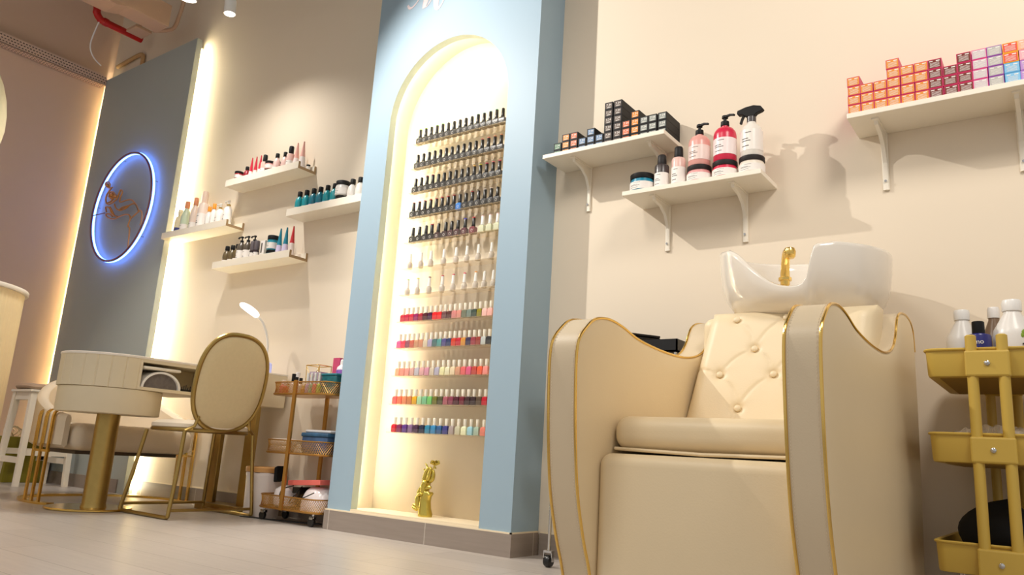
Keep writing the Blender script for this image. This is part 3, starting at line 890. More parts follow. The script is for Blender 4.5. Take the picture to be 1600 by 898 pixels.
PN = {AM:'amber',BRN:'dark brown',LIL:'lilac grey',GRY:'grey',REDB:'red',SKY:'sky blue',PCH:'peach',PNK:'pink',PUR:'purple'}
PEN = {PB:'magenta',(222,60,140):'pink',(150,70,170):'purple',(90,170,220):'blue',(245,180,30):'yellow',(176,120,200):'violet',(240,160,180):'rosy',(238,170,150):'coral'}
x = -0.507
for ci, cs in enumerate(PC):
    for k, (c, e) in enumerate(cs):
        pos = 'topmost' if k == len(cs)-1 else ('bottom' if k == 0 else '%s up' % ORD[k])
        dyebox(('p', c, e), '%s-edged hair dye box with %s end, %s in %s stack from left' % (PEN[e], PN[c], pos, ORD[ci]), (x+random.uniform(-.0012,.0012), 2.540, 1.5605+k*0.0334), 'hair dye boxes on the long right shelf', .0395, .0327, .150, e, c, 'pink')
    x += 0.0402

# products on the middle bracket shelf
G = 'hair products on the shelf above the basin'
z = 1.4195; Y0 = 2.585
jar('teal hair mask jar with black lid at left of the basin shelf', (-1.303, Y0, z), G, .049, .074, (20,130,160))
spray('dark glass spray bottle with white label beside the teal jar', (-1.219, Y0-.005, z), G, .028, .142, (64,56,56), (40,36,36))
spray('pink spray bottle with black cap, rear one of two', (-1.172, Y0+.045, z), G, .028, .150, (228,180,170), (26,24,24))
spray('pink spray bottle with black cap, front one of two', (-1.145, Y0-.015, z), G, .027, .158, (228,188,178), (26,24,24))
def bigpump(label, loc, r, h, body, labc):
    def ex(t):
        m = MB()
        m.lathe([(r*.36,h),(r*.38,h+.002),(r*.36,h+.018),(r*.14,h+.020),(r*.14,h+.032),(r*.28,h+.033),(r*.26,h+.042),(r*.1,h+.045)], n=16)
        m.bar([(0,0,h+.039),(r*.5,-r*.1,h+.041),(r*.92,-r*.18,h+.036)], .010, .006)
        m.obj('pump', cm_((22,20,20)), t)
    return bottle('pump_bottle', label, 'bottle', loc, G, [(r*.94,0),(r,.004),(r,h*.72),(r*.93,h*.82),(r*.72,h*.91),(r*.32,h*.96),(r*.31,h)], cm_(body), None, None, (h*.16,h*.60,r*1.006), cm_(labc), ex, n=28)
def masks(x, body, nm, lidc=(42,38,38)):
    jar('%s hair mask jar with dark lid on the basin shelf' % nm, (x, Y0, z), G, .046, .066, body, lidc)
masks(-1.068, (228,160,158), 'rose pink'); masks(-0.968, (214,44,76), 'crimson'); masks(-0.868, (234,222,206), 'cream')
bigpump('rose pink litre pump bottle standing on the rose pink jar', (-1.068, Y0, z+.0662), .041, .132, (226,164,154), (236,214,206))
bigpump('crimson litre pump bottle standing on the crimson jar', (-0.968, Y0, z+.0662), .042, .146, (208,40,72), (240,226,224))
def trig(t):
    m = MB()
    m.lathe([(.0165,.140),(.0165,.160),(.013,.163)], n=14)
    m.obj('collar', cm_((66,60,60)), t)
    m = MB()
    pts = [(-.052,.184),(-.048,.176),(-.030,.174),(-.018,.164),(.012,.160),(.020,.170),(.040,.176),(.046,.182),(.036,.196),(.010,.204),(-.020,.202),(-.050,.194)]
    m.prism([(a, b) for a, b in pts], 1, -.010, .010)
    m.obj('trigger_head', cm_((22,20,20)), t, bevel=0.002)
    m = MB(); m.bar(smoothpts([(-.026,0,.176),(-.034,0,.160),(-.040,0,.142)], 4), .010, .007, (1,0,0))
    m.obj('trigger', cm_((22,20,20)), t)
bottle('trigger_bottle', 'white trigger spray bottle standing on the cream jar', 'bottle', (-0.868, Y0, z+.0662), G, [(.038,0),(.040,.004),(.040,.092),(.034,.116),(.016,.134),(.015,.142)], cm_((232,226,216)), None, None, (.02,.10,.0403), cm_((238,232,224)), trig, n=28)

# ------------------------------------------------------------------ shampoo chair
SX0, SX1 = -0.975, -0.370
CH = thing('shampoo_chair', 'cream tufted leather shampoo chair with gold piping and white basin', 'salon chair', (-0.67, 2.05, 0))
PROF = [(1.615,0.0),(1.580,.13),(1.545,.21),(1.512,.31),(1.493,.43),(1.484,.55),(1.484,.62),(1.494,.655),(1.520,.682),(1.553,.706),(1.590,.717),(1.638,.721),(1.70,.714),(1.78,.697),(1.89,.688),(1.99,.686),(2.085,.690),(2.165,.704),(2.225,.728),(2.262,.762),(2.283,.795),(2.305,.820),(2.345,.838),(2.40,.847),(2.455,.849),(2.515,.840),(2.55,.815),(2.562,.76)]
PROF = [(p[0], p[1]) for p in smoothpts([(a, b, 0) for a, b in PROF], 4)]
PBACK = [(2.565,.60),(2.560,.40),(2.54,.20),(2.51,0.0)]
def offset_poly(poly, d):
    n = len(poly); out = []
    A = sum(poly[i][0]*poly[(i+1)%n][1]-poly[(i+1)%n][0]*poly[i][1] for i in range(n))
    sg = 1 if A > 0 else -1
    for i in range(n):
        a, b, c = Vector(poly[i-1]), Vector(poly[i]), Vector(poly[(i+1)%n])
        t = (c-a)
        if t.length < 1e-9: out.append(poly[i]); continue
        t.normalize()
        nrm = Vector((-t.y, t.x))*sg
        out.append(tuple(b+nrm*d))
    return out
def make_arm(x0, x1, outer):
    """outer=+1: the x1 side is outside (padded)"""
    poly = PROF + PBACK
    arm = None
    m = MB()
    dA = (0.0035 if outer < 0 else 0.0, 0.0)
    def L(x, d):
        return [(x, y, z) for y, z in (offset_poly(poly, d) if d else poly)]
    bul = 0.010
    xs = [(x0+0.004+0.0, .022), (x0+0.0015, .012), (x0, .004), (x0+.001, 0), (x1-.001, 0), (x1, .004), (x1-0.0015+.003, .012), (x1-0.004+.008, .022)]
    loops = [L(x, d) for x, d in xs]
    def spine(x):
        return [(x, min(max(y, 1.64), 2.48), min(max(z, .03), .56)) for y, z in poly]
    def mid(x, f):
        return [(x, y*(1-f)+min(max(y, 1.64), 2.48)*f, z*(1-f)+min(max(z, .03), .56)*f) for y, z in poly]
    loops = [mid(x0+.003, 1.0), mid(x0+.002, .4)] + loops[1:-1] + [mid(x1+.003, .4), mid(x1+.003, 1.0)]
    m.loft(loops, capa=False, capb=False)
    for xx in (x0+.003, x1+.003):
        q = .9
        m.quad((xx,1.64,.03),(xx,2.48,.03),(xx,2.48,.56),(xx,1.64,.56))
    arm = m.obj('arm', [LEATHER], CH, world=True, angle=60)
    # band on top/front between the pipings
    m = MB()
    A = [m.bm.verts.new((x0+.0035, y, z)) for y, z in offset_poly(poly, -0.0012)[:len(PROF)]]
    B = [m.bm.verts.new((x1-.0035, y, z)) for y, z in offset_poly(poly, -0.0012)[:len(PROF)]]
    for k in range(len(A)-1): m._f([A[k], A[k+1], B[k+1], B[k]])
    m.obj('arm_band', LEATHER2, arm, angle=60)
    for xx in (x0+.001, x1-.001):
        m = MB(); m.tube([(xx, y, z) for y, z in offset_poly(poly, -0.0016)[1:len(PROF)]], 0.0034, 8)
        m.obj('gold_piping', GOLD, arm)
    pp = offset_poly(poly, -0.0018)[:len(PROF)]
    for xx in (x0+.0085, x1-.0085):
        m = MB()
        for k in range(2, len(pp)-2):
            a, b = Vector((xx, *pp[k])), Vector((xx, *pp[k+1]))
            n2 = max(1, int((b-a).length/0.006))
            for j in range(n2):
                p = a.lerp(b, (j+.2)/n2); q = a.lerp(b, (j+.7)/n2)
                m.tube([p, q], 0.0005, 3, cap=False)
        m.obj('stitching', mat('stitch_thread', (236, 222, 200), 0.7), arm)
    return arm
make_arm(SX0, SX0+0.074, -1)
make_arm(SX1-0.070, SX1, 1)
# body between the arms
m = MB(); m.rbox(-0.898, 1.72, 0.03, -0.442, 2.56, 0.40, 0.02)
m.obj('base_body', LEATHER, CH, world=True)
m = MB(); m.rbox(-0.900, 1.586, 0.07, -0.440, 1.74, 0.402, 0.028, 6)
m.obj('leg_rest', LEATHER, CH, world=True)
m = MB(); m.rbox(-0.896, 1.645, 0.412, -0.444, 2.16, 0.492, 0.034, 8)
sc = m.obj('seat_cushion', LEATHER, CH, world=True)
m = MB()
m.tube([(-0.892, 1.80, .412), (-0.893, 1.665, .414), (-0.888, 1.652, .414), (-0.67, 1.649, .409), (-0.452, 1.652, .412), (-0.447, 1.665, .412), (-0.447, 1.80, .412)], 0.0042, 8)
m.obj('seam_piping', LEATHER, sc)
# tufted backrest
bx0, bx1 = -0.893, -0.412
BT = [(-0.777,.812),(-0.634,.812),(-0.714,.719),(-0.565,.719),(-0.806,.643),(-0.654,.643),(-0.502,.643),(-0.742,.546),(-0.590,.546)]
CR = [(0,2),(1,2),(1,3),(2,4),(2,5),(3,5),(3,6),(4,7),(5,7),(5,8),(6,8)]

def yback(z): return 2.045 + (z-.47)*0.36
def backrest():
    m = MB()
    NU, NV = 96, 84
    cxm = -0.652
    grid = []
    segs = [((BT[a][0], BT[a][1]), (BT[b][0], BT[b][1])) for a, b in CR] + [((-0.806,.643), (-0.93,.652)), ((-0.777,.812), (-0.795,.87)), ((-0.634,.812), (-0.630,.87)), ((-0.742,.546), (-0.744,.46)), ((-0.590,.546), (-0.590,.46))]
    for j in range(NV+1):
        v = j/NV
        row = []
        for i in range(NU+1):
            u = i/NU
            zt = 0.450 + v*0.392
            hw = 0.246 - 0.016*v
            cxx = -0.660 + 0.026*v
            # rounded top corners
            xx = cxx + hw*(2*u-1)
            x, zz = xx, zt
            e = 0.042
            # edge rounding depth
            du = min(u, 1-u)*2*hw; dt = (1-v)*0.392
            rdep = 0.0
            if du < e: rdep += e-math.sqrt(max(e*e-(e-du)**2, 0))
            if dt < e: rdep += e-math.sqrt(max(e*e-(e-dt)**2, 0))
            dep = 0.0
            for (a, b) in segs:
                ax, az = a; bx, bz = b
                # curved crease: slight bow
                vx, vz = bx-ax, bz-az; L2 = vx*vx+vz*vz
                t = max(0, min(1, ((x-ax)*vx+(zz-az)*vz)/L2))
                bow = 0.012*math.sin(PI*t)*(1 if vx > 0 else -1)
                px, pz = ax+vx*t, az+vz*t-bow*0.0
                nx, nz = -vz/math.sqrt(L2), vx/math.sqrt(L2)
                px += nx*bow; pz += nz*bow
                d = math.hypot(x-px, zz-pz)
                dep = max(dep, 0.0030*math.exp(-(d/0.0026)**2) + 0.0010*math.exp(-(d/0.012)**2))
            for bxx, bz in BT:
                d = math.hypot(x-bxx, zz-bz)
                dep = max(dep, 0.0090*math.exp(-(d/0.013)**2)+0.003*math.exp(-(d/0.028)**2))
            row.append(m.bm.verts.new((x, yback(zz)+min(rdep,e)+dep, zz)))
        grid.append(row)
    for j in range(NV):
        for i in range(NU):
            m._f([grid[j][i], grid[j][i+1], grid[j+1][i+1], grid[j+1][i]])
    # sides and back
    bd = 0.115
    border = [grid[0][i] for i in range(NU+1)] + [grid[j][NU] for j in range(1, NV+1)] + [grid[NV][i] for i in range(NU-1, -1, -1)] + [grid[j][0] for j in range(NV-1, 0, -1)]
    back = [m.bm.verts.new((v.co.x, yback(v.co.z)+bd, v.co.z)) for v in border]
    n = len(border)
    for k in range(n): m._f([border[k], border[(k+1) % n], back[(k+1) % n], back[k]])
    m._f(back)
    return m
br = backrest().obj('backrest', LEATHER, CH, world=True, angle=75)
for bxx, bz in BT:
    m = MB()
    M = Matrix.Rotation(PI/2-0.34, 3, 'X')
    m.lathe([(0.0085,-0.004),(0.0098,0.0),(0.0090,0.0035),(0.006,0.0055),(0,0.0065)], (bxx, yback(bz)+0.0045, bz), 16, M=M)
    m.obj('button', LEATHER, br)
# headrest support / rear body below basin
m = MB(); m.rbox(-0.895, 2.19, 0.38, -0.44, 2.56, 0.828, 0.03, 5)
m.obj('rear_body', LEATHER, CH, world=True)
# basin
def bowl():
    m = MB()
    hs = [(180,1.062),(190,1.064),(200,1.052),(210,1.044),(220,1.034),(228,1.030),(235,1.016),(240,1.002),(245,.984),(250,.965),(255,.945),(260,.926),(265,.908),(270,.895),(275,.890),(280,.892),(284.5,.904),(286.5,.940),(288.5,.995),(291,1.010),(297,1.012),(305,1.018),(320,1.018),(340,1.022),(360,1.030),(385,1.045),(420,1.072),(450,1.082),(480,1.082),(510,1.075),(540,1.062)]
    def H(deg):
        d = deg
        while d < 180: d += 360
        while d > 540: d -= 360
        for (a, ha), (b, hb) in zip(hs, hs[1:]):
            if a <= d <= b:
                t = (d-a)/(b-a); return ha+(hb-ha)*t
        return 1.03
    N = 144
    cx, cy, a, b = -0.640, 2.385, 0.245, 0.262
    def ring(sa, sb, f, dx=0, dy=0, abs_z=None, zoff=0, p=2.25):
        out = []
        for k in range(N):
            t = 2*PI*k/N
            h = sum(H(math.degrees(t)+q) for q in (-1,0,1))/3
            ct, stt = math.cos(t), math.sin(t)
            rx = math.copysign(abs(ct)**(2/p), ct); ry = math.copysign(abs(stt)**(2/p), stt)
            zb = 0.815
            z = (zb+(h-zb)*f+zoff) if abs_z is None else abs_z
            out.append((cx+dx+a*sa*rx, cy+dy+b*sb*ry, z))
        return out
    th = 0.016/a
    loops = [ring(.52,.50,0,abs_z=.800,dy=.02), ring(.66,.62,0.0,abs_z=.812,dy=.01), ring(.82,.80,.16), ring(.915,.90,.32), ring(.968,.96,.50), ring(.992,.99,.74), ring(1.0,1.0,.94), ring(.997,.997,.985),
             ring(.985,.985,1.0), ring(.955,.955,1.0,zoff=.003), ring(.92,.92,.995), ring(.895,.895,.97), ring(.88,.88,.90), ring(.865,.865,.75), ring(.84,.83,.50), ring(.72,.70,.28), ring(.50,.48,.15), ring(.2,.2,.10)]
    m.loft(loops)
    return m
bw = bowl().obj('basin', CERAM, CH, world=True, angle=60)
m = MB()
m.lathe([(.012,-.06),(.012,-.001),(.021,.0),(.021,.010),(.0155,.013),(.015,.03)], (-0.738, 2.52, 1.004), 20)
m.tube(smoothpts([(-0.738,2.52,.990),(-0.736,2.515,1.03),(-0.729,2.498,1.066),(-0.718,2.472,1.086),(-0.705,2.450,1.086),(-0.699,2.438,1.074)], 5), [.0155-.0045*i/25 for i in range(26)], 14)
m.lathe([(.013,-.020),(.0175,-.014),(.0195,.002),(.015,.014),(0,.019)], (-0.699, 2.442, 1.078), 16)
m.obj('faucet', GOLD, bw)

# ------------------------------------------------------------------ black salon cart behind chair
BC = thing('salon_trolley', 'black salon trolley on chrome legs behind the cream shampoo chair', 'trolley', (-1.33, 2.35, 0))
cx0, cx1, cy0, cy1 = -1.568, -1.09, 2.442, 2.655
for x, y in ((cx0,cy0+.0),(cx0,cy1),(cx1,cy0),(cx1,cy1)):
    m = MB(); m.tube([(x,y,.055),(x,y,.78)], .006, 10); lg = m.obj('leg', CHROME, BC, world=True)
    m = MB(); m.lathe([(.006,-.013),(.019,-.012),(.021,-.008),(.021,.008),(.019,.012),(.006,.013)], (x, y, .022), 18, M=Matrix.Rotation(PI/2, 3, 'Y') ); m.obj('wheel', BLACKPL, lg)
    m = MB(); m.box(x-.017,y-.010,.050,x+.017,y+.010,.058); m.box(x-.018,y-.008,.020,x-.015,y+.008,.052); m.box(x+.015,y-.008,.020,x+.018,y+.008,.052); m.obj('fork', CHROME, lg)
for zz in (0.765, 0.50, 0.30):
    m = MB()
    m.box(cx0-.01,cy0-.01,zz,cx1+.01,cy1+.01,zz+.006)
    for q in ((cx0-.01,cy0-.01,cx1+.01,cy0-.005),(cx0-.01,cy1+.005,cx1+.01,cy1+.01),(cx0-.01,cy0-.01,cx0-.005,cy1+.01),(cx1+.005,cy0-.01,cx1+.01,cy1+.01)):
        m.box(q[0],q[1],zz,q[2],q[3],zz+.045)
    m.obj('tray', BLACKPL, BC, smooth=False, world=True)
t = thing('black_box', 'black lidded plastic case on the salon trolley behind left arm', 'box', (-1.20, 2.55, .772))
m = MB(); m.obox((-1.335,2.560,.808), (.060,.083,0), (-.050,.035,0), (0,0,.0365)); m.obj('case', BLACKPL, t, smooth=False, bevel=0.003, world=True)
m = MB(); m.obox((-1.325,2.567,.848), (.050,.072,0), (-.052,.037,0), (0,0,.0038)); m.obj('lid', cm_((34,30,28)), t, smooth=False, bevel=0.001, world=True)

# ------------------------------------------------------------------ mustard utility trolley
YT = thing('utility_trolley', 'mustard yellow three-tier metal trolley right of the shampoo chair', 'trolley', (-0.115, 2.42, 0))
tx0, tx1, ty0, ty1 = -0.297, 0.065, 2.20, 2.66
def basket(z0, z1):
    m = MB()
    def rr(ins, z, r=.024):
        a, b = (tx1-tx0)/2-ins, (ty1-ty0)/2-ins; r = max(r-ins*.6, .02); out = []
        for sx, sy, a0 in ((1,1,0),(-1,1,PI/2),(-1,-1,PI),(1,-1,1.5*PI)):
            for k in range(7):
                t = a0+PI/2*k/6
                out.append(((tx0+tx1)/2+sx*(a-r)+r*math.cos(t), (ty0+ty1)/2+sy*(b-r)+r*math.sin(t), z))
        return out
    m.loft([rr(.010,z0+.0),rr(.006,z0+.001),rr(.004,z0+.006),rr(.001,z1-.004),rr(-.003,z1-.003),rr(-.004,z1),rr(-.001,z1+.003),rr(.005,z1+.001),rr(.006,z1-.006),rr(.012,z0+.012),rr(.02,z0+.004)])
    b = m.obj('basket', YELLOW, YT, world=True)
    m = MB()
    for k in range(26):
        y = ty0+.035+k*(ty1-ty0-.07)/25
        m.box(tx0+.03, y, z0-.0018, tx1-.03, y+.006, z0+.0005)
    m.obj('base_mesh', mat('mustard_dark', (150,118,44), 0.6), b, smooth=False)
    return b
for z0, z1 in ((.643,.712),(.432,.502),(.172,.243)):
    basket(z0, z1)
xc = -0.158
for yy, sg in ((ty0-.006, -1), (ty1+.006, 1)):
    for xx in (xc-.033, xc+.033):
        m = MB(); m.tube([(xx,yy,.06),(xx,yy,.742)], .0125, 14); m.tube([(xx,yy,.742),(xx,yy,.745)], [.0125,.009], 14)
        m.obj('post', YELLOW, YT, world=True)
    for z0, z1 in ((.640,.705),(.432,.495),(.168,.236)):
        m = MB(); m.box(xc-.048, yy-.0145, z0, xc+.048, yy+.012, z1)
        cl = m.obj('clamp_plate', YELLOW, YT, smooth=False, bevel=0.005, world=True)
        m = MB(); m.lathe([(.0065,0),(.0062,.003),(.003,.005),(0,.0055)], (xc, yy-.0145, (z0+z1)/2), 12, M=Matrix.Rotation(PI/2, 3, 'X'))
        m.obj('screw', CHROME, cl)
for x in (tx0+.05, tx1-.05):
    for y in (ty0+.05, ty1-.05):
        m = MB(); m.tube([(x,y,.04),(x,y,.172)], .006, 8); lg = m.obj('caster_stem', CHROME, YT, world=True)
        m = MB(); m.lathe([(.006,-.010),(.022,-.010),(.024,-.006),(.024,.006),(.022,.010),(.006,.010)], (x,y,.0245), 16, M=Matrix.Rotation(PI/2,3,'Y')); m.obj('wheel', BLACKPL, lg)
zf = .656
def jug(label, x, y, r, h, body, capc, mark=None):
    def ex(t):
        if mark: mark(t, r, h)
    return bottle('product_jug', label, 'bottle', (x, y, zf), 'bottles on the mustard trolley', [(r*.95,0),(r,.004),(r,h*.52),(r*.93,h*.60),(r*.42,h*.82),(r*.40,h*.86)], cm_(body), [(r*.46,h*.85),(r*.47,h*.86),(r*.47,h*.97),(r*.42,h)], cm_(capc), None, None, ex, n=24)
def greenmark(t, r, h):
    m = MB()
    for k, (zz, c) in enumerate(((.60,0),(.54,1),(.48,0))):
        m.text('%', .009, Matrix.Translation((0.014*0+r*.42, -r*.93, h*(zz-.09))) @ Matrix.Rotation(.42, 4, 'Z') @ Matrix.Rotation(PI/2, 4, 'X') @ Matrix.Rotation(PI/2, 4, 'Z')) if False else None
    m.lathe([(0,0),(.004,.003),(.0045,.008),(0,.014)], (r*.42, -r*.915, h*.47), 8, sy=.25)
    m.lathe([(0,0),(.004,.003),(.0045,.008),(0,.014)], (r*.48, -r*.885, h*.51), 8, sy=.25)
    m.obj('leaf_emblem', cm_((130,160,50)), t)
    m = MB()
    for k in range(5): m.box(r*.40, -r*.93-.001, h*(.18+.05*k), r*.52, -r*.86, h*(.20+.05*k))
    m.obj('print', INK, t, smooth=False)
jug('white round-shouldered jug at left on the mustard trolley', -0.222, 2.36, .041, .185, (226,222,216), (232,230,226))
jug('large white jug with leaf emblem on the mustard trolley', -0.105, 2.325, .048, .198, (232,228,222), (238,236,232), greenmark)
jug('amber bottle with white cap behind the large white jug', -0.152, 2.42, .032, .200, (120,96,74), (236,232,228))
jug('white jug at far right edge on the mustard trolley', -0.010, 2.40, .040, .170, (230,226,220), (236,232,228))
def bluetext(t):
    m = MB()
    m.text('mo', .017, Matrix.Translation((.002, -.0285, .083)) @ Matrix.Rotation(PI/2, 4, 'X'))
    m.text('3VI', .012, Matrix.Translation((-.006, -.0285, .062)) @ Matrix.Rotation(PI/2, 4, 'X') @ Matrix.Rotation(PI/2, 4, 'Z'))
    m.obj('lettering', INKW, t)
bottle('product_bottle', 'dark blue bottle with black cap and white lettering on mustard trolley', 'bottle', (-0.180, 2.290, zf), 'bottles on the mustard trolley', [(.026,0),(.028,.003),(.028,.100),(.026,.104),(.014,.108)], cm_((34,34,110)), [(.0145,.106),(.015,.108),(.0145,.138),(.012,.140)], cm_((20,19,20)), None, None, bluetext)
# clear plastic wrap in the middle basket
m = MB()
R = random.Random(3)
NU, NV = 26, 12
g = [[m.bm.verts.new((-.262+.20*i/NU, 2.24+.16*j/NV, 0.478+.052*abs(math.sin(PI*i/NU))**.35*abs(math.sin(PI*j/NV))**.5 + R.uniform(-.008,.008))) for i in range(NU+1)] for j in range(NV+1)]
for j in range(NV):
    for i in range(NU): m._f([g[j][i], g[j][i+1], g[j+1][i+1], g[j+1][i]])
tag(m.obj('plastic_wrap', clear_mat('crinkle_plastic', (225,215,200), .35, .2), smooth=False), 'crumpled clear plastic wrap in middle basket of mustard trolley', 'plastic wrap')
# black bag in the bottom basket
m = MB()
pts = []
for j in range(13):
    v = j/12
    ring = []
    for i in range(28):
        t = 2*PI*i/28
        r = (abs(math.sin(PI*min(v*1.02, 1)))**.45)*(1+.10*math.sin(3*t+1.3)+.06*math.sin(5*t+v*4)) if 0 < v < 1 else .05
        ring.append((-.150+.135*r*math.cos(t)+.02*v, 2.42+.15*r*math.sin(t), .185+.138*v*(1+.16*math.cos(t+2.6)) + (.010*math.sin(4*t))*v))
    pts.append(ring)
m.loft(pts)
tag(m.obj('black_bag', BLACKMAT), 'black cloth bundle in the bottom basket of mustard trolley', 'bag')

# ------------------------------------------------------------------ manicure desk
MD = thing('manicure_desk', 'cream manicure desk with fluted round end and brass column', 'desk', (-3.97, 1.98, 0))
DX, DY, DR = -3.975, 1.985, 0.248
def stadium(r, y1, z, n=40, cx=DX, cy=DY):
    out = []
    for k in range(n+1):
        t = PI + PI*k/n
        out.append((cx+r*math.cos(t), cy+r*math.sin(t), z))
    out += [(cx+r, y1, z), (cx-r, y1, z)]
    return out
m = MB(); m.loft([stadium(DR+.003, 2.44, .744), stadium(DR+.004, 2.44, .746), stadium(DR+.004, 2.44, .754), stadium(DR+.001, 2.44, .756)])
m.box(-3.97, 2.44, .735, -3.485, 2.69, .742)
m.obj('desk_top', mat('desk_top_white', (240,232,220), .3), MD, world=True)
# fluted upper wall: curved end solid, open compartment on +x side between y=DY+.0 .. 2.44
m = MB()
def fl_(z):
    out = []
    n = 132
    for k in range(n+1):
        t = PI + PI*k/n
        g = 0.0035 if (k % 11 == 0) else 0
        out.append((DX+(DR-g)*math.cos(t), DY+(DR-g)*math.sin(t), z))
    return out
lo, hi = fl_(.592), fl_(.744)
A = lo + [(DX+DR, DY+.012, .592), (DX-DR, DY+.012, .592)]; B = hi + [(DX+DR, DY+.012, .744), (DX-DR, DY+.012, .744)]
m.loft([A, B])
m.obj('fluted_drum', CREAMW, MD, world=True, angle=25)
m = MB()
m.box(DX-DR, DY+.012, .592, DX+DR, 2.44, .607)      # floor
m.box(DX-DR, DY+.012, .728, DX+DR, 2.44, .744)      # ceiling
m.box(DX-DR, DY+.012, .607, DX-DR+.015, 2.44, .728) # rear side
m.box(DX-DR, 2.425, .607, DX+DR-.01, 2.44, .728)
m.box(DX-.01, DY+.012, .607, DX, 2.44, .728)
m.obj('compartment', CREAMW, MD, smooth=False, world=True)
m = MB()
m.lathe([(DR-.018,.466),(DR-.010,.468),(DR-.008,.472),(DR-.008,.588),(DR-.014,.592)], (DX+.004, DY, 0), 56)
m.obj('lower_drum', CREAMW, MD, world=True)
m = MB(); m.lathe([(.060,.012),(.058,.02),(.055,.03),(.055,.466)], (DX+.02, DY, 0), 32); m.obj('column', BRASS, MD, world=True)
m = MB(); m.lathe([(.19,0),(.197,.003),(.197,.009),(.194,.012)], (DX-.015, DY-.005, 0), 56); m.obj('base_disc', GOLD, MD, world=True)
m = MB(); m.box(-3.97, 2.44, .560, -3.485, 2.69, .735); m.obj('end_cabinet', CREAMW, MD, smooth=False, bevel=0.004, world=True)
for x0_, x1_ in ((-3.935,-3.875),(-3.655,-3.575)):
    m = MB(); m.box(x0_, 2.585, .03, x1_, 2.610, .56); m.obj('leg', BRASS, MD, smooth=False, bevel=0.002, world=True)
m = MB(); m.box(-3.95, 2.530, 0.0, -3.56, 2.665, .036); m.obj('base_plate', BRASS, MD, smooth=False, bevel=0.003, world=True)
# things in the compartment
t = thing('drawer_board', 'white flat tray lying high inside the desk compartment', 'tray', (-3.84, 2.10, .697))
m = MB(); m.rbox(-3.95, 2.005, .697, -3.725, 2.205, .712, .007, 3); m.obj('tray_board', WHITEP, t, world=True)
m = MB()
for yy in (2.005, 2.225): m.box(-3.95, yy, .607, -3.94, yy+.01, .697)
m.obj('tray_support', WHITEP, t, smooth=False, world=True)
t = thing('dust_collector', 'white arched nail dust collector with grey mesh in desk compartment', 'dust collector', (-3.84, 2.11, .607))
m = MB()
def arch2(r0, r1, x0_, x1_, c=(2.112,.607), ry=.80):
    n = 20
    o_ = [(c[0]+r1*math.cos(PI*k/n), c[1]+r1*ry*math.sin(PI*k/n)) for k in range(n+1)]
    i_ = [(c[0]+r0*math.cos(PI*k/n), c[1]+r0*ry*math.sin(PI*k/n)) for k in range(n+1)]
    for k in range(n):
        vs = [[m.bm.verts.new((x, *p)) for p in (i_[k], o_[k], o_[k+1], i_[k+1])] for x in (x0_, x1_)]
        m._f(vs[0]); m._f(vs[1]); m._f([vs[0][1], vs[1][1], vs[1][2], vs[0][2]]); m._f([vs[0][0], vs[1][0], vs[1][3], vs[0][3]])
arch2(.094, .106, -3.93, -3.733)
m.obj('arch_shell', WHITEPL, t, world=True)
m = MB()
n = 20
m.prism([(2.112+.094*math.cos(PI*k/n), .607+.075*math.sin(PI*k/n)) for k in range(n+1)], 0, -3.93, -3.748)
m.obj('mesh_screen', mat('grey_mesh', (112,104,100), .8, var=.5, scale=40), t, smooth=False, world=True)
t = thing('bit_stand', 'small black stand of nail drill bits in desk compartment', 'tool stand', (-3.76, 2.28, .607))
m = MB(); m.box(-3.80, 2.235, .607, -3.74, 2.33, .618); m.obj('base', BLACKPL, t, smooth=False, world=True)
m = MB()
for k in range(7): m.tube([(-3.77, 2.245+.012*k, .618), (-3.77, 2.245+.012*k, .632+.006*(k % 3))], .0022, 5)
m.obj('bits', BLACKPL, t, world=True)
# desk lamp
t = thing('desk_lamp', 'white gooseneck led lamp standing at wall end of the desk', 'lamp', (-3.575, 2.60, .742))
m = MB(); m.lathe([(.035,.742),(.037,.745),(.037,.790),(.033,.800),(.020,.806)], (-3.578, 2.600, 0), 20); m.obj('base', mat('lamp_base_blueish', (205,212,240), .35, emit=(120,140,255), estr=.35), t, world=True)
m = MB(); m.tube(smoothpts([(-3.578,2.600,.80),(-3.578,2.602,.88),(-3.582,2.590,.95),(-3.588,2.560,1.015),(-3.592,2.520,1.047)], 6), .0065, 10); m.obj('gooseneck', WHITEPL, t, world=True)
m = MB()
P = smoothpts([(-3.592,2.520,1.047),(-3.595,2.500,1.062),(-3.597,2.46,1.080),(-3.598,2.425,1.092),(-3.600,2.408,1.096)], 6)
W = [.007+.015*abs(math.sin(PI*min(1, .12+i/(len(P)-1)*.9)))**.8 for i in range(len(P))]
m.tube(P, W, 14, flat=(.9, 1)); m.obj('lamp_head', DESKLED, t, world=True)

# ------------------------------------------------------------------ dining style chair with oval back
OC = thing('oval_back_chair', 'brass framed chair with beige oval back in front of the desk', 'chair', (-3.6, 2.27, 0))
r = .0095
for yb, yt in ((2.052, 2.085), (2.500, 2.465)):
    m = MB()
    m.tube(smoothpts([(-3.755,yt,.405),(-3.79,yb+(yt-yb)*.5,.2),(-3.822,yb,.035),(-3.815,yb,.014),(-3.79,yb,.0097),(-3.62,yb,.0097),(-3.43,yb,.0097),(-3.405,yb,.014),(-3.398,yb,.035),(-3.405,yb+(yt-yb)*.5,.2),(-3.418,yt,.405)], 6), r, 10)
    m.obj('side_frame', BRASS, OC, world=True)
m = MB(); m.tube([(-3.402,2.052,.042),(-3.402,2.500,.042)], .0075, 8); m.obj('cross_rail', BRASS, OC, world=True)
m = MB(); m.tube([(-3.818,2.052,.042),(-3.818,2.500,.042)], .0075, 8); m.obj('cross_rail', BRASS, OC, world=True)
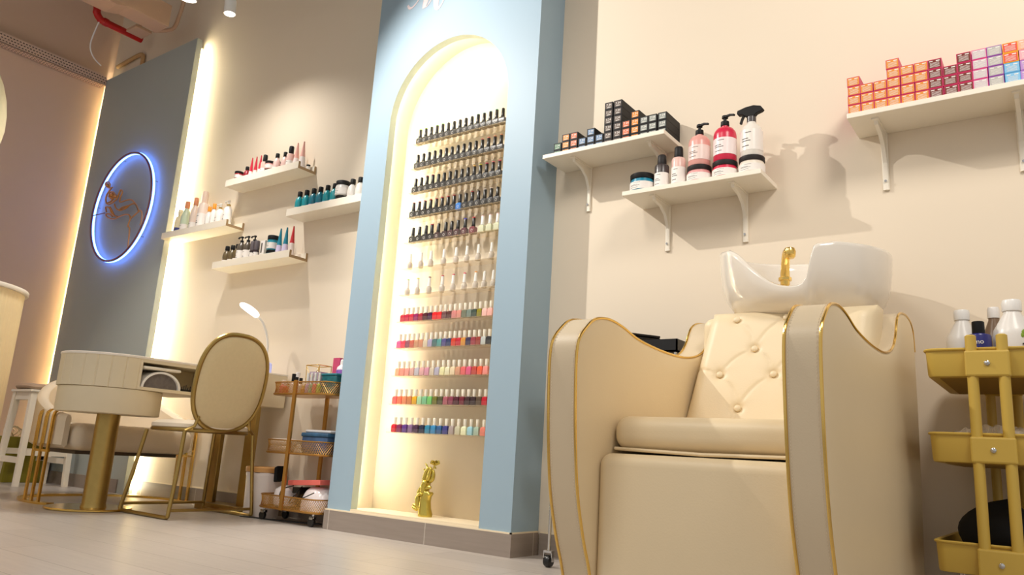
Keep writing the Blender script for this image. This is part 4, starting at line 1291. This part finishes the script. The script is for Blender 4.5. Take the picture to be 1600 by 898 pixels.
def sell(cx, cy, a, b, z, p=3.2, n=48):
    out = []
    for k in range(n):
        t = 2*PI*k/n; c, s_ = math.cos(t), math.sin(t)
        out.append((cx+a*math.copysign(abs(c)**(2/p), c), cy+b*math.copysign(abs(s_)**(2/p), s_), z))
    return out
m = MB(); m.tube(sell(-3.592,2.275,.185,.205,.412), .0095, 8, closed=True); m.obj('seat_frame', BRASS, OC, world=True)
m = MB(); m.loft([sell(-3.592,2.275,.180,.200,.414), sell(-3.592,2.275,.192,.212,.424), sell(-3.592,2.275,.190,.210,.440), sell(-3.592,2.275,.165,.185,.455), sell(-3.592,2.275,.10,.12,.462)])
m.obj('seat', CREAMF, OC, world=True)
bcx, bcy, bcz = -3.372, 2.268, .652
def ov(a, b, dx, n=56, p=2.5):
    out = []
    for k in range(n):
        t = 2*PI*k/n; c, s_ = math.cos(t), math.sin(t)
        y = a*math.copysign(abs(c)**(2/p), c); z_ = b*math.copysign(abs(s_)**(2/p), s_)
        out.append((bcx+dx+z_*.16, bcy+y, bcz+z_))
    return out
m = MB(); m.tube(ov(.194,.236,0), .0115, 8, closed=True, flat=(1, 1)); m.obj('back_frame', BRASS, OC, world=True)
m = MB(); m.loft([ov(.13,.17,-.017), ov(.173,.215,-.013), ov(.188,.230,0), ov(.173,.215,.013), ov(.13,.17,.017), ov(.05,.06,.018)]); m.obj('backrest', FABRIC, OC, world=True)
for y in (2.085, 2.465):
    m = MB()
    yy = 2.268+(y-2.268)*.62
    m.tube([(-3.418, y, .408), (-3.400, (y+yy)/2, .430), (-3.395, yy*1.0+(y-2.268)*.12, .478)], .008, 8)
    m.obj('back_support', BRASS, OC, world=True)

# ------------------------------------------------------------------ cream armchair behind desk
AC = thing('tub_armchair', 'cream tub armchair with brass bar legs behind the manicure desk', 'armchair', (-4.4, 2.27, 0))
m = MB(); m.rbox(-4.70, 1.945, .275, -4.165, 2.610, .415, .05, 6); m.obj('seat', CREAMF, AC, world=True)
# barrel back: U path
path = [(-4.22,1.915),(-4.40,1.905),(-4.58,1.925),(-4.69,1.99),(-4.745,2.10),(-4.755,2.27),(-4.745,2.44),(-4.69,2.56),(-4.58,2.625),(-4.40,2.645),(-4.26,2.64)]
pp = smoothpts([(a, b, 0) for a, b in path], 5)
loops = []
N = len(pp)
for i, p in enumerate(pp):
    f = i/(N-1)
    t = (pp[min(i+1,N-1)]-pp[max(i-1,0)]).normalized(); nrm = Vector((-t.y, t.x, 0))
    top = .455+.235*abs(math.sin(PI*f))**1.6
    hw = .028
    e = 1.0 if 0 < i < N-1 else .5
    cross = [(-hw*e,.300),(-hw*e,.30+(top-.30)*.5),(-hw*e,top-.02),(-hw*.6*e,top-.005),(0,top),(hw*.6*e,top-.005),(hw*e,top-.02),(hw*e,.30+(top-.30)*.5),(hw*e,.300),(0,.285)]
    loops.append([tuple(p+nrm*o+Vector((0,0,z))) for o, z in cross])
m = MB(); m.loft(loops); m.obj('barrel_back', CREAMF, AC, world=True)
for ys, sg in ((1.868, 1), (2.690, -1)):
    for x in (-4.285, -4.362, -4.440):
        m = MB(); m.bar([(x,ys,.010),(x,ys,.440),(x,ys+.004*sg,.462),(x,ys+.016*sg,.474),(x,ys+.042*sg,.478)], .020, .010, (0,1,0) )
        m.obj('leg', GOLD, AC, world=True)
m = MB()
m.bar(smoothpts([(-4.22,1.90,.006),(-4.33,1.878,.006),(-4.50,1.885,.006),(-4.67,1.96,.006),(-4.78,2.10,.006),(-4.80,2.27,.006),(-4.77,2.44,.006),(-4.66,2.59,.006),(-4.50,2.665,.006),(-4.33,2.680,.006),(-4.20,2.66,.006)], 5), .042, .012)
m.obj('floor_ring', GOLD, AC, world=True)
m = MB(); m.box(-4.60, 1.99, .255, -4.25, 2.56, .275)
m.obj('seat_base', cm_((70,58,44)), AC, smooth=False, world=True)
for y in (1.90, 2.655):
    m = MB(); m.bar([(-4.45,y-.03*(1 if y<2.2 else -1),.265),(-4.27,y-.03*(1 if y<2.2 else -1),.265)], .01, .012); m.obj('side_rail', GOLD, AC, world=True)

# ------------------------------------------------------------------ reception counter
RCN = thing('reception_counter', 'cream fluted reception counter with rounded white top at left edge', 'counter', (-4.80, 1.36, 0))
m = MB()
def cyl(r, z, g=0):
    n = 240
    return [(-4.80+(r-(g if k % 3 == 0 else 0))*math.cos(2*PI*k/n), 1.36+(r-(g if k % 3 == 0 else 0))*math.sin(2*PI*k/n), z) for k in range(n)]
m.loft([cyl(.43,.0,.006), cyl(.43,1.075,.006)]); m.obj('fluted_body', mat('counter_cream', (244,222,176), .45), RCN, world=True, angle=80)
m = MB(); m.loft([cyl(.444,1.075), cyl(.447,1.079), cyl(.447,1.094), cyl(.444,1.098)]); m.obj('counter_top', mat('desk_top_white', (240,232,220), .3), RCN, world=True)

# ------------------------------------------------------------------ stool, cushion, olive box
SB = thing('bar_stool', 'white painted wooden bar stool beside the blue panel', 'stool', (-5.65, 2.43, 0))
sx0, sx1, sy0, sy1 = -5.82, -5.53, 2.250, 2.560
m = MB(); m.box(sx0-.005, sy0-.012, .606, sx1+.012, sy1+.005, .622); m.obj('seat', WHITEP, SB, smooth=False, bevel=.003, world=True)
m = MB()
m.box(sx0+.02, sy0+.008, .555, sx1-.02, sy0+.022, .606); m.box(sx0+.02, sy1-.022, .555, sx1-.02, sy1-.008, .606)
m.box(sx1-.022, sy0+.02, .555, sx1-.008, sy1-.02, .606); m.box(sx0+.008, sy0+.02, .555, sx0+.022, sy1-.02, .606)
m.obj('apron', WHITEP, SB, smooth=False, world=True)
for x, ex in ((sx0+.02,-.035),(sx1-.02,.035)):
    for y, ey in ((sy0+.02,-.02),(sy1-.02,.012)):
        m = MB(); w = .020
        m.loft([[(x+ex-w*.8,y+ey-w*.8,0),(x+ex+w*.8,y+ey-w*.8,0),(x+ex+w*.8,y+ey+w*.8,0),(x+ex-w*.8,y+ey+w*.8,0)], [(x-w,y-w,.606),(x+w,y-w,.606),(x+w,y+w,.606),(x-w,y+w,.606)]])
        m.obj('leg', WHITEP, SB, smooth=False, bevel=.002, world=True)
for zz, pts in ((.215, ((sx1+.003, sy0+.01), (sx1+.003, sy1-.01))), (.215, ((sx0-.003, sy0+.01), (sx0-.003, sy1-.01))), (.165, ((sx0, sy0+.005), (sx1, sy0+.005))), (.165, ((sx0, sy1-.01), (sx1, sy1-.01)))):
    m = MB(); m.bar([(*pts[0], zz), (*pts[1], zz)], .018, .038); m.obj('stretcher', WHITEP, SB, smooth=False, world=True)
m = MB()
L = []
for f, z_ in ((.80,.622),(.97,.630),(1.0,.642),(.95,.655),(.75,.664),(.3,.662)):
    L.append([(-5.67+.152*f*math.copysign(abs(math.cos(t))**.45, math.cos(t)), 2.40+.168*f*math.copysign(abs(math.sin(t))**.45, math.sin(t)), z_+.003*math.sin(3*t)*f) for t in [2*PI*k/40 for k in range(40)]])
m.loft(L)
tag(m.obj('seat_cushion', mat('cushion_taupe', (178,152,126), .9, var=.08, scale=40, bump=.3)), 'taupe tie-on cushion lying on the white bar stool', 'cushion')
OB = thing('gift_box', 'olive green carton with black square label behind the stool', 'box', (-6.06, 2.465, 0))
m = MB(); m.box(-6.21, 2.325, 0, -5.92, 2.605, .305); m.obj('carton', GREENBOX, OB, smooth=False, bevel=.002, world=True)
m = MB(); m.box(-5.920, 2.515, .150, -5.9190, 2.592, .222); m.obj('label_border', cm_((196,190,166)), OB, smooth=False, world=True)
m = MB(); m.box(-5.919, 2.523, .158, -5.9182, 2.584, .214); m.obj('label_plate', cm_((30,28,20)), OB, smooth=False, world=True)
m = MB()
m.text('PARELIN', .0135, Matrix.Translation((-5.9178, 2.5535, .183)) @ Matrix.Rotation(PI/2, 4, 'Z') @ Matrix.Rotation(PI/2, 4, 'X'), .0001)
m.tube([(-5.918, 2.5535+.005*math.cos(2*PI*k/12), .198+.005*math.sin(2*PI*k/12)) for k in range(12)], .0008, 4, closed=True)
m.obj('label_lettering', cm_((150,146,120)), OB, world=True)
m = MB(); m.tube(smoothpts([(-5.918,2.50,.30),(-5.91,2.505,.275),(-5.905,2.525,.252),(-5.91,2.54,.245)], 5), .008, 8, flat=(1,.4)); m.obj('ribbon_handle', BLACKPL, OB, world=True)
m = MB()
R = random.Random(5)
for k in range(9):
    m.tube(smoothpts([(-6.08+R.uniform(-.05,.05), 2.40+R.uniform(-.04,.04), .29), (-6.08+R.uniform(-.07,.07), 2.40+R.uniform(-.05,.05), .35), (-6.08+R.uniform(-.08,.08), 2.40+R.uniform(-.06,.06), .38)], 3), .003, 5)
tag(m.obj('dried_sprigs', cm_((226,208,170))), 'pale dried sprigs sticking up from the olive carton', 'plant')

# ------------------------------------------------------------------ gold wire cart by the pillar
GC = thing('wire_cart', 'gold three-tier mesh rolling cart left of the blue pillar', 'cart', (-3.11, 2.58, 0))
gx0, gx1, gy0, gy1 = -3.335, -2.885, 2.475, 2.675
def cartloop(z, r=.05, ins=0.0):
    out = []
    for sx, sy, a0 in ((1,1,0),(-1,1,PI/2),(-1,-1,PI),(1,-1,1.5*PI)):
        for k in range(7):
            t = a0+PI/2*k/6
            cx_ = gx1-r-ins if sx > 0 else gx0+r+ins; cy_ = gy1-r-ins if sy > 0 else gy0+r+ins
            out.append((cx_+r*math.cos(t), cy_+r*math.sin(t), z))
    return out
def perim(z, n):
    L = cartloop(z); L = [Vector(p) for p in L]+[Vector(L[0])]
    S = [0]
    for a, b in zip(L, L[1:]): S.append(S[-1]+(b-a).length)
    out = []
    for k in range(n):
        s = S[-1]*k/n
        for i in range(len(L)-1):
            if S[i] <= s <= S[i+1]:
                out.append(L[i].lerp(L[i+1], (s-S[i])/max(S[i+1]-S[i], 1e-9))); break
    return out
CARTG = mat('cart_gold', (196,148,78), .3, .85)
for z0, z1 in ((.060,.125),(.325,.392),(.615,.680)):
    m = MB(); m.tube(cartloop(z1), .0032, 6, closed=True); m.tube(cartloop(z0+.006), .0045, 6, closed=True)
    bk = m.obj('basket_frame', CARTG, GC, world=True)
    m = MB(); m.loft([cartloop(z0), cartloop(z0+.004)]); m.obj('basket_floor', CARTG, bk)
    m = MB()
    n = 104; lo_, hi_ = perim(z0+.004, n), perim(z1, n)
    for k in range(n):
        m.tube([lo_[k], hi_[(k+4) % n]], .0013, 3, cap=False); m.tube([lo_[k], hi_[(k-4) % n]], .0013, 3, cap=False)
    m.obj('wire_mesh', CARTG, bk)
for x, y in ((-3.13, gy0-.006), (-3.13, gy1+.006)):
    m = MB(); m.box(x-.011, y-.005, .060, x+.011, y+.005, .688); m.obj('post', CARTG, GC, smooth=False, world=True)
for x, y in ((gx0+.03,gy0+.03),(gx1-.05,gy0+.03),(gx0+.03,gy1-.03),(gx1-.05,gy1-.03)):
    m = MB(); m.tube([(x,y,.030),(x+.004,y,.062)], .006, 8); m.box(x-.012,y-.012,.034,x+.012,y-.009,.048); m.box(x-.012,y+.009,.034,x+.012,y+.012,.048); m.box(x-.012,y-.012,.045,x+.012,y+.012,.049); st_ = m.obj('caster_fork', CHROME, GC, world=True)
    m = MB(); m.lathe([(.005,-.008),(.0195,-.008),(.0215,-.005),(.0215,.005),(.0195,.008),(.005,.008)], (x-.006,y,.0215), 16, M=Matrix.Rotation(PI/2,3,'X')); m.obj('wheel', BLACKPL, st_)
# contents: top
zt = .6205
G = 'salon supplies in the top basket of the gold cart'
def vial(label, x, y, r, h, c, capc, hc=.3, name='small_bottle'):
    return bottle(name, label, 'bottle', (x, y, zt), G, [(r*.95,0),(r,.002),(r,h*(1-hc)*.85),(r*.5,h*(1-hc)*.98),(r*.45,h*(1-hc))], cm_(c), [(r*.6,h*(1-hc)),(r*.6,h*.99),(r*.5,h)], cm_(capc), n=14)
vial('coral pink bottle at left corner of the cart top basket', -3.305, 2.53, .019, .075, (226,110,110), (236,220,210))
vial('orange red little bottle near left corner of the cart top basket', -3.268, 2.515, .015, .062, (206,80,50), (230,200,180))
vial('dropper bottle with black bulb in the cart top basket', -3.255, 2.55, .017, .110, (220,206,196), (22,20,20), .38)
vial('clear bottle with black cap, left of two by the cart post', -3.205, 2.53, .015, .090, (205,190,176), (24,22,22), .35)
vial('clear bottle with black cap, right of two by the cart post', -3.165, 2.525, .015, .084, (196,180,168), (24,22,22), .35)
vial('frosted white bottle behind the left end of the cart top basket', -3.30, 2.61, .020, .125, (232,222,214), (236,232,228))
t = thing('wire_holder', 'tall gold wire holder filled with lilac papers on the cart', 'holder', (-3.09, 2.57, zt), G)
m = MB()
for x in (-.045,.045):
    for y in (-.035,.035): m.tube([(x,y,0),(x*1.12,y*1.1,.150)], .0022, 5)
for zz in (.004,.150):
    s_ = 1+.12*zz/.15
    m.tube([(-.045*s_,-.035*s_,zz),(.045*s_,-.035*s_,zz),(.045*s_,.035*s_,zz),(-.045*s_,.035*s_,zz)], .0024, 5, closed=True)
m.tube([(-.045,-.036,.01),(.05,-.039,.145)], .0014, 4); m.tube([(.045,-.036,.01),(-.05,-.039,.145)], .0014, 4)
m.obj('wire_frame', GOLD, t)
m = MB(); m.box(-.038,-.028,.002,.038,.028,.118); m.obj('paper_pack', cm_((176,158,180)), t, smooth=False)
for k, (x, c) in enumerate(((-3.075,(190,150,200)),(-3.048,(110,190,160)),(-3.020,(235,90,110)),(-2.990,(160,195,80)))):
    vial('small %s gel tube with slim silver top in cart basket' % color_name(c) if k != 1 else 'small mint green gel tube with slim silver top in cart basket', x, 2.497, .0105, .105, c, (205,205,200), .5)
vial('amber yellow little jar beneath the wire holder in cart basket', -3.115, 2.505, .012, .045, (206,140,50), (210,170,90))
t = thing('storage_tub', 'dark teal glittery tub at right end of the cart top basket', 'box', (-2.955, 2.585, zt), G)
m = MB(); m.rbox(-.056,-.062,0,.056,.075,.098,.01,3); m.obj('tub', mat('teal_glitter', (20,92,98), .3, var=.5, scale=90), t)
m = MB(); m.rbox(-.058,-.064,.092,.058,.077,.106,.006,3); m.obj('lid', mat('teal_glitter_lid', (24,104,116), .3, var=.4, scale=90), t)
t = thing('pink_carton', 'tall metallic pink carton standing at right of the cart', 'box', (-2.985, 2.60, zt+.1065), G)
m = MB(); m.box(-.024,-.012,0,.024,.012,.085); m.obj('carton', mat('pink_foil', (214,84,128), .3, .3, var=.2), t, smooth=False)
bottle('squeeze_bottle', 'white and purple squeeze bottle at right of the cart top', 'bottle', (-2.925, 2.578, zt+.1065), G, [(.026,0),(.028,.004),(.028,.018),(.024,.034),(.012,.046)], cm_((226,218,224)), [(.012,.045),(.011,.070),(.008,.073)], cm_((236,232,230)), (.002,.020,.0284), cm_((156,100,190)))
bottle('pump_tonic', 'blue bottle with clear top behind the wire holder', 'bottle', (-3.02, 2.635, zt), G, [(.019,0),(.020,.004),(.020,.14),(.012,.15)], cm_((60,80,190)), [(.011,.15),(.010,.172)], cm_((220,216,220)))
# middle
zt = .3305
G = 'supplies in the middle basket of the gold cart'
t = thing('towel_stack', 'white folded towels in left of the cart middle basket', 'towels', (-3.22, 2.575, zt), G)
m = MB(); m.rbox(-.095,-.085,0,.085,.085,.034,.014,4); m.obj('towel', cm_((226,210,190), .9), t)
m = MB(); m.rbox(-.092,-.083,.034,.082,.083,.068,.014,4); m.obj('towel', cm_((234,222,206), .9), t)
t = thing('patterned_box', 'blue and green patterned storage box on the cart middle basket', 'box', (-2.99, 2.59, zt), G)
m = MB(); m.rbox(-.098,-.08,0,.09,.07,.088,.008,3); m.obj('box_body', mat('blue_pattern', (56,84,120), .5, var=.8, scale=14), t)
m = MB(); m.rbox(-.102,-.084,.084,.094,.074,.104,.006,3); m.obj('lid', mat('blue_pattern_lid', (44,84,116), .5, var=.8, scale=16), t)
t = thing('grey_pouch', 'flat pale grey pouch lying on the patterned storage box', 'pouch', (-2.98, 2.59, zt+.1045), G)
m = MB(); m.rbox(-.10,-.07,0,.085,.07,.014,.006,3); m.obj('pouch', cm_((196,196,198), .5), t)
t = thing('crumpled_tissue', 'crumpled white tissue at the front of middle basket', 'tissue', (-3.085, 2.495, zt), G)
m = MB(); m.lathe([(.03,0),(.034,.008),(.022,.022),(.024,.030),(.006,.046),(0,.04)], n=9, sy=.3); m.obj('tissue', cm_((224,210,190), .9), t, smooth=False)
# bottom
zt = .0655
G = 'appliances in the bottom basket of the gold cart'
t = thing('nail_lamp', 'glossy white domed nail lamp in the cart bottom basket', 'nail lamp', (-2.985, 2.575, zt), G)
m = MB()
L = []
for j in range(9):
    a = PI/2*j/8
    a = min(a, PI/2-1e-6)
    L.append([(.088*math.cos(a)**.55*math.copysign(abs(math.cos(u))**.8, math.cos(u)) if j < 8 else .004*math.cos(u), .075*math.cos(a)**.55*math.copysign(abs(math.sin(u))**.8, math.sin(u)) if j < 8 else .004*math.sin(u), .115*math.sin(a)) for u in [2*PI*k/32 for k in range(32)]])
m.loft(L); m.obj('shell', mat('glossy_white', (240,232,232), .15), t)
t = thing('wax_heater', 'rounded white appliance at left of the cart bottom basket', 'appliance', (-3.235, 2.575, zt), G)
m = MB(); m.lathe([(.045,0),(.058,.01),(.062,.05),(.055,.085),(.03,.102),(0,.106)], n=28); m.obj('shell', mat('glossy_white', (240,232,232), .15), t)
t = thing('black_dryer', 'tangled black appliance with cords between white ones on cart', 'appliance', (-3.104, 2.585, zt), G)
m = MB(); m.tube(smoothpts([(-.035,0,.01),(-.03,0,.06),(-.01,0,.080),(.02,.01,.088)], 5), [.020]*16, 10); m.box(-.038,-.05,.075,.018,.04,.104); m.obj('housing', BLACKPL, t)
m = MB(); m.tube(smoothpts([(-.03,-.05,.11),(-.07,-.085,.09),(-.08,-.09,.05),(-.05,-.09,.03)], 6), .0028, 6); m.tube(smoothpts([(.02,-.04,.11),(.03,-.09,.07),(.0,-.09,.03),(.09,-.088,.06),(.17,-.09,.09)], 6), .0028, 6); m.obj('cord', BLACKPL, t)
t = thing('pink_tray_box', 'flat salmon pink box resting over the cart bottom basket', 'box', (-3.04, 2.585, .186), G)
m = MB(); m.obox((0,0,.010), (.118,0,.008), (0,.07,0), (-.001,0,.012)); m.obj('box_body', cm_((226,110,100), .5), t, smooth=False, bevel=.002)
# waste bin
WB = thing('waste_bin', 'waste bin lined with white bag and wooden rim by cart', 'bin', (-3.455, 2.60, 0))
m = MB()
L = []
for f, z_ in ((.92,0),(.96,.01),(1.0,.12),(1.03,.20),(1.06,.214),(1.03,.222)):
    L.append([(.095*f*math.cos(t)*(1+.012*math.sin(9*t)), .090*f*math.sin(t)*(1+.012*math.sin(9*t+2)), z_+.003*math.sin(7*t)*(z_ > .15)) for t in [2*PI*k/48 for k in range(48)]])
m.loft(L); m.obj('bin_liner', mat('bag_white', (222,212,206), .4, var=.04), WB)
m = MB(); m.lathe([(.097,.222),(.101,.224),(.101,.246),(.097,.249),(.06,.249)], n=40); m.obj('rim', mat('light_wood', (196,146,84), .5, var=.15, scale=12), WB)
t = thing('black_pouch', 'black handle piece poking out beside the waste bin rim', 'accessory', (-3.345, 2.60, .23))
m = MB(); m.obox((0,0,-.01), (.013,0,.006), (0,.022,0), (-.004,0,.036)); m.obj('pouch', BLACKMAT, t, smooth=False, bevel=.004)
# cable on the floor
m = MB(); m.tube(smoothpts([(-3.46,2.48,.004),(-3.36,2.50,.004),(-3.25,2.52,.004),(-3.1,2.56,.004),(-3.0,2.62,.004)], 6), .0035, 6)
tag(m.obj('power_cable', BLACKPL), 'black power cable on the floor under the gold cart', 'cable')
# sockets
t = thing('wall_socket', 'beige double wall socket plate behind the desk leg', 'socket', (-3.77, YW, .43))
m = MB(); m.box(-.038,-.008,-.062,.038,0,.062); m.obj('plate', cm_((226,210,190)), t, smooth=False, bevel=.002)
m = MB(); m.box(-.022,-.010,.012,.022,-.008,.05); m.box(-.012,-.0085,-.040,-.006,-.0078,-.030); m.box(.006,-.0085,-.040,.012,-.0078,-.030); m.box(-.003,-.0085,-.026,.003,-.0078,-.016); m.obj('socket_detail', cm_((110,100,92)), t, smooth=False)

# ------------------------------------------------------------------ ceiling zone
def spotlight(label, p, r, h, aim):
    t = thing('track_spotlight', label, 'spotlight', p, 'track spotlights')
    M = Vector((0,0,-1)).rotation_difference(Vector(aim)).to_matrix()
    m = MB(); m.lathe([(r*.97,0.0),(r,-.002),(r,h),(r*.9,h+.004)], n=24, M=Matrix.Rotation(PI,3,'X') @ Matrix.Identity(3)) if False else m.lathe([(r*.80,0.003),(r,0),(r,h),(r*.9,h+.004)], n=28, M=M)
    m.obj('housing', WHITEPL, t)
    m = MB(); m.lathe([(r*.84,-.001),(r*.84,.001),(r*.5,.0015)], n=28, M=M); m.obj('lens', LENS, t)
    m = MB(); m.tube([(0,0,h*.7),(0,0,h+.35)], .006, 8); m.obj('stem', WHITEPL, t)
    return t
spotlight('small white track spotlight aimed down near the upper left wall', (-3.79, 2.20, 2.79), .033, .085, (0.02,.06,-1))
spotlight('larger white track spotlight cut off by the picture top edge', (-3.80, 1.95, 2.745), .046, .11, (-.15,.1,-1))
m = MB(); m.box(-4.6, 2.17, 3.21, 1.5, 2.21, 3.24)
tag(m.obj('lighting_track', WHITEPL, smooth=False), 'white lighting track running along the wall near the ceiling', 'track')
# air conditioner duct box
t = thing('air_duct', 'beige boxed air duct hanging at the upper left', 'duct', (-5.1, 1.6, 3.25))
m = MB(); m.box(-5.225, 0.9, 3.25, -5.06, 2.49, 3.42)
m.obj('duct_box', ACW, t, smooth=False, bevel=.004, world=True)
m = MB(); m.prism([(0.9, 3.25), (2.2, 3.25), (2.12, 3.225), (1.9, 3.222), (0.9, 3.222)], 0, -5.235, -5.06); m.obj('lower_casing', ACW, t, smooth=False, world=True)
m = MB(); m.lathe([(.008,0),(.008,.003),(.005,.004)], (-5.06,2.40,3.33), 12, M=Matrix.Rotation(PI/2,3,'Y')); m.obj('knob', ACW, t, world=True)
m = MB(); m.tube(smoothpts([(-5.42,2.56,3.365),(-5.32,2.59,3.352),(-5.23,2.60,3.342),(-5.185,2.60,3.36),(-5.16,2.60,3.42),(-5.13,2.60,3.52),(-5.10,2.60,3.8)], 6), .014, 10); m.obj('elbow_pipe', ACW, t, world=True)
m = MB(); m.box(-5.50,2.40,3.30,-5.36,2.52,3.32); m.box(-5.44,2.45,3.32,-5.42,2.47,3.6); m.obj('hanger', ACW, t, smooth=False, world=True)
# sprinkler pipe
t = thing('sprinkler_pipe', 'red fire sprinkler pipe bending down at the upper left', 'pipe', (-5.74, 2.3, 3.43))
m = MB(); m.tube(smoothpts([(-5.74,2.27,4.15),(-5.74,2.27,3.52),(-5.74,2.275,3.46),(-5.74,2.30,3.43),(-5.74,2.34,3.42),(-5.74,2.63,3.42)], 6), .027, 14); m.obj('pipe_run', RED, t, world=True)
m = MB(); m.tube([(-5.74,2.27,3.55),(-5.74,2.27,3.50)], .031, 14); m.tube([(-5.74,2.33,3.421),(-5.74,2.36,3.42)], .031, 14); m.obj('coupling', RED, t, world=True)
# hanging cable
m = MB(); m.tube(smoothpts([(-5.74,2.30,3.40),(-5.78,2.30,3.34),(-5.84,2.31,3.27),(-5.87,2.33,3.22),(-5.90,2.38,3.18),(-5.93,2.45,3.16)], 6), .005, 6)
tag(m.obj('hanging_cable', WHITEPL), 'thin white cable drooping below the red pipe', 'cable')
t = thing('wall_conduit', 'bent beige conduit on the wall above the blue panel', 'conduit', (-5.9, YW, 3.3))
m = MB(); m.tube(smoothpts([(-6.20,2.69,3.335),(-6.0,2.69,3.345),(-5.86,2.69,3.350),(-5.80,2.69,3.330),(-5.79,2.69,3.27),(-5.79,2.69,3.15)], 5), .016, 8); m.obj('conduit_run', mat('conduit_tan', (196,160,112), .5), t, world=True)
# perforated cable tray
t = thing('cable_tray', 'white perforated cable tray along top of the left wall', 'cable tray', (-6.2, 1.6, 3.16))
m = MB(); m.box(XL, -0.5, 3.140, XL+.095, 2.63, 3.144); m.box(XL+.091, -0.5, 3.140, XL+.095, 2.63, 3.220); m.box(XL, -0.5, 3.140, XL+.005, 2.63, 3.220)
m.obj('tray_channel', TRAYW, t, smooth=False, world=True)
m = MB()
y = 1.2; k = 0
while y < 2.61:
    for zz in (3.155, 3.177, 3.199): m.box(XL+.095, y+(.010 if zz == 3.177 else 0), zz, XL+.0956, y+.012+(.010 if zz == 3.177 else 0), zz+.007)
    for xx in (.02,.045,.07): m.box(XL+xx, y, 3.1395, XL+xx+.008, y+.012, 3.140)
    y += .022
m.obj('perforation', DARK, t, smooth=False, world=True)
# pendant at far left
t = thing('pendant_shade', 'cream elongated pendant lampshade at the far left edge', 'pendant lamp', (-4.34, 1.195, 1.725))
m = MB(); m.lathe([(.05,.0),(.178,.0),(.188,.05),(.194,.11),(.190,.18),(.176,.26),(.150,.34),(.11,.42),(.05,.48),(.01,.50)], n=48); m.obj('shade', mat('shade_cream', (236,226,190), .6), t)
m = MB(); m.tube([(0,0,.53),(0,0,2.45)], .004, 6); m.obj('cord', WHITEPL, t)

# ------------------------------------------------------------------ lights
def add_spot(name, loc, target, power, size, blend, color, radius=.02):
    l = bpy.data.lights.new(name, 'SPOT'); l.energy = power; l.spot_size = math.radians(size); l.spot_blend = blend; l.color = color; l.shadow_soft_size = radius
    o = bpy.data.objects.new(name, l); COL.objects.link(o); o.location = loc
    o.rotation_euler = (Vector(target)-Vector(loc)).to_track_quat('-Z', 'Y').to_euler()
    return o
W1 = (1.0, .95, .88)
add_spot('spot_light', (-3.02, 1.24, 2.80), (-1.1, 2.7, 0.9), 190, 100, .5, W1, .018)
add_spot('spot_light', (-3.79, 2.20, 2.775), (-3.79, 2.36, 0.5), 50, 140, 1.0, (1.0,.95,.88), .03)
add_spot('spot_light', (-3.80, 1.95, 2.73), (-4.3, 2.1, 0.0), 50, 90, .5, (1.0,.95,.88), .03)
add_spot('spot_light', (0.6, 1.0, 3.0), (0.1, 2.7, 1.9), 170, 110, 1.0, (1.0,.93,.84), .35)
add_spot('spot_light', (-1.6, 0.2, 3.0), (-1.9, 1.9, 0.0), 100, 95, .8, (1.0,.93,.84), .35)
add_spot('spot_light', (-4.6, 0.6, 3.0), (-4.4, 1.6, 0.0), 110, 80, .6, (1.0,.92,.82), .05)

w = bpy.data.worlds.new('world'); SC.world = w; w.use_nodes = True
nt = w.node_tree
bg = nt.nodes['Background']
bg.inputs['Color'].default_value = (1.0, .955, .90, 1)
bg.inputs['Strength'].default_value = 0.58

# ------------------------------------------------------------------ camera
cd = bpy.data.cameras.new('camera'); cam = bpy.data.objects.new('camera', cd); COL.objects.link(cam)
cd.sensor_width = 36.0; cd.lens = 1193.86/1600*36.0; cd.clip_start = .02
yw, pt, rl = -0.63688963, 0.217261408, 0.0618271266
cy_, sy_ = math.cos(yw), math.sin(yw); cp, sp = math.cos(pt), math.sin(pt); cr, sr = math.cos(rl), math.sin(rl)
fwd = Vector((sy_*cp, cy_*cp, sp)); right = Vector((cy_, -sy_, 0)); up = right.cross(fwd)
r2 = right*cr + up*sr; u2 = up*cr - right*sr
M = Matrix.Identity(4)
for i in range(3):
    M[i][0] = r2[i]; M[i][1] = u2[i]; M[i][2] = -fwd[i]
M[0][3], M[1][3], M[2][3] = 0, 0, .38
cam.matrix_world = M
SC.camera = cam
SC.view_settings.view_transform = 'Standard'
SC.view_settings.look = 'None'
SC.view_settings.exposure = 0.0
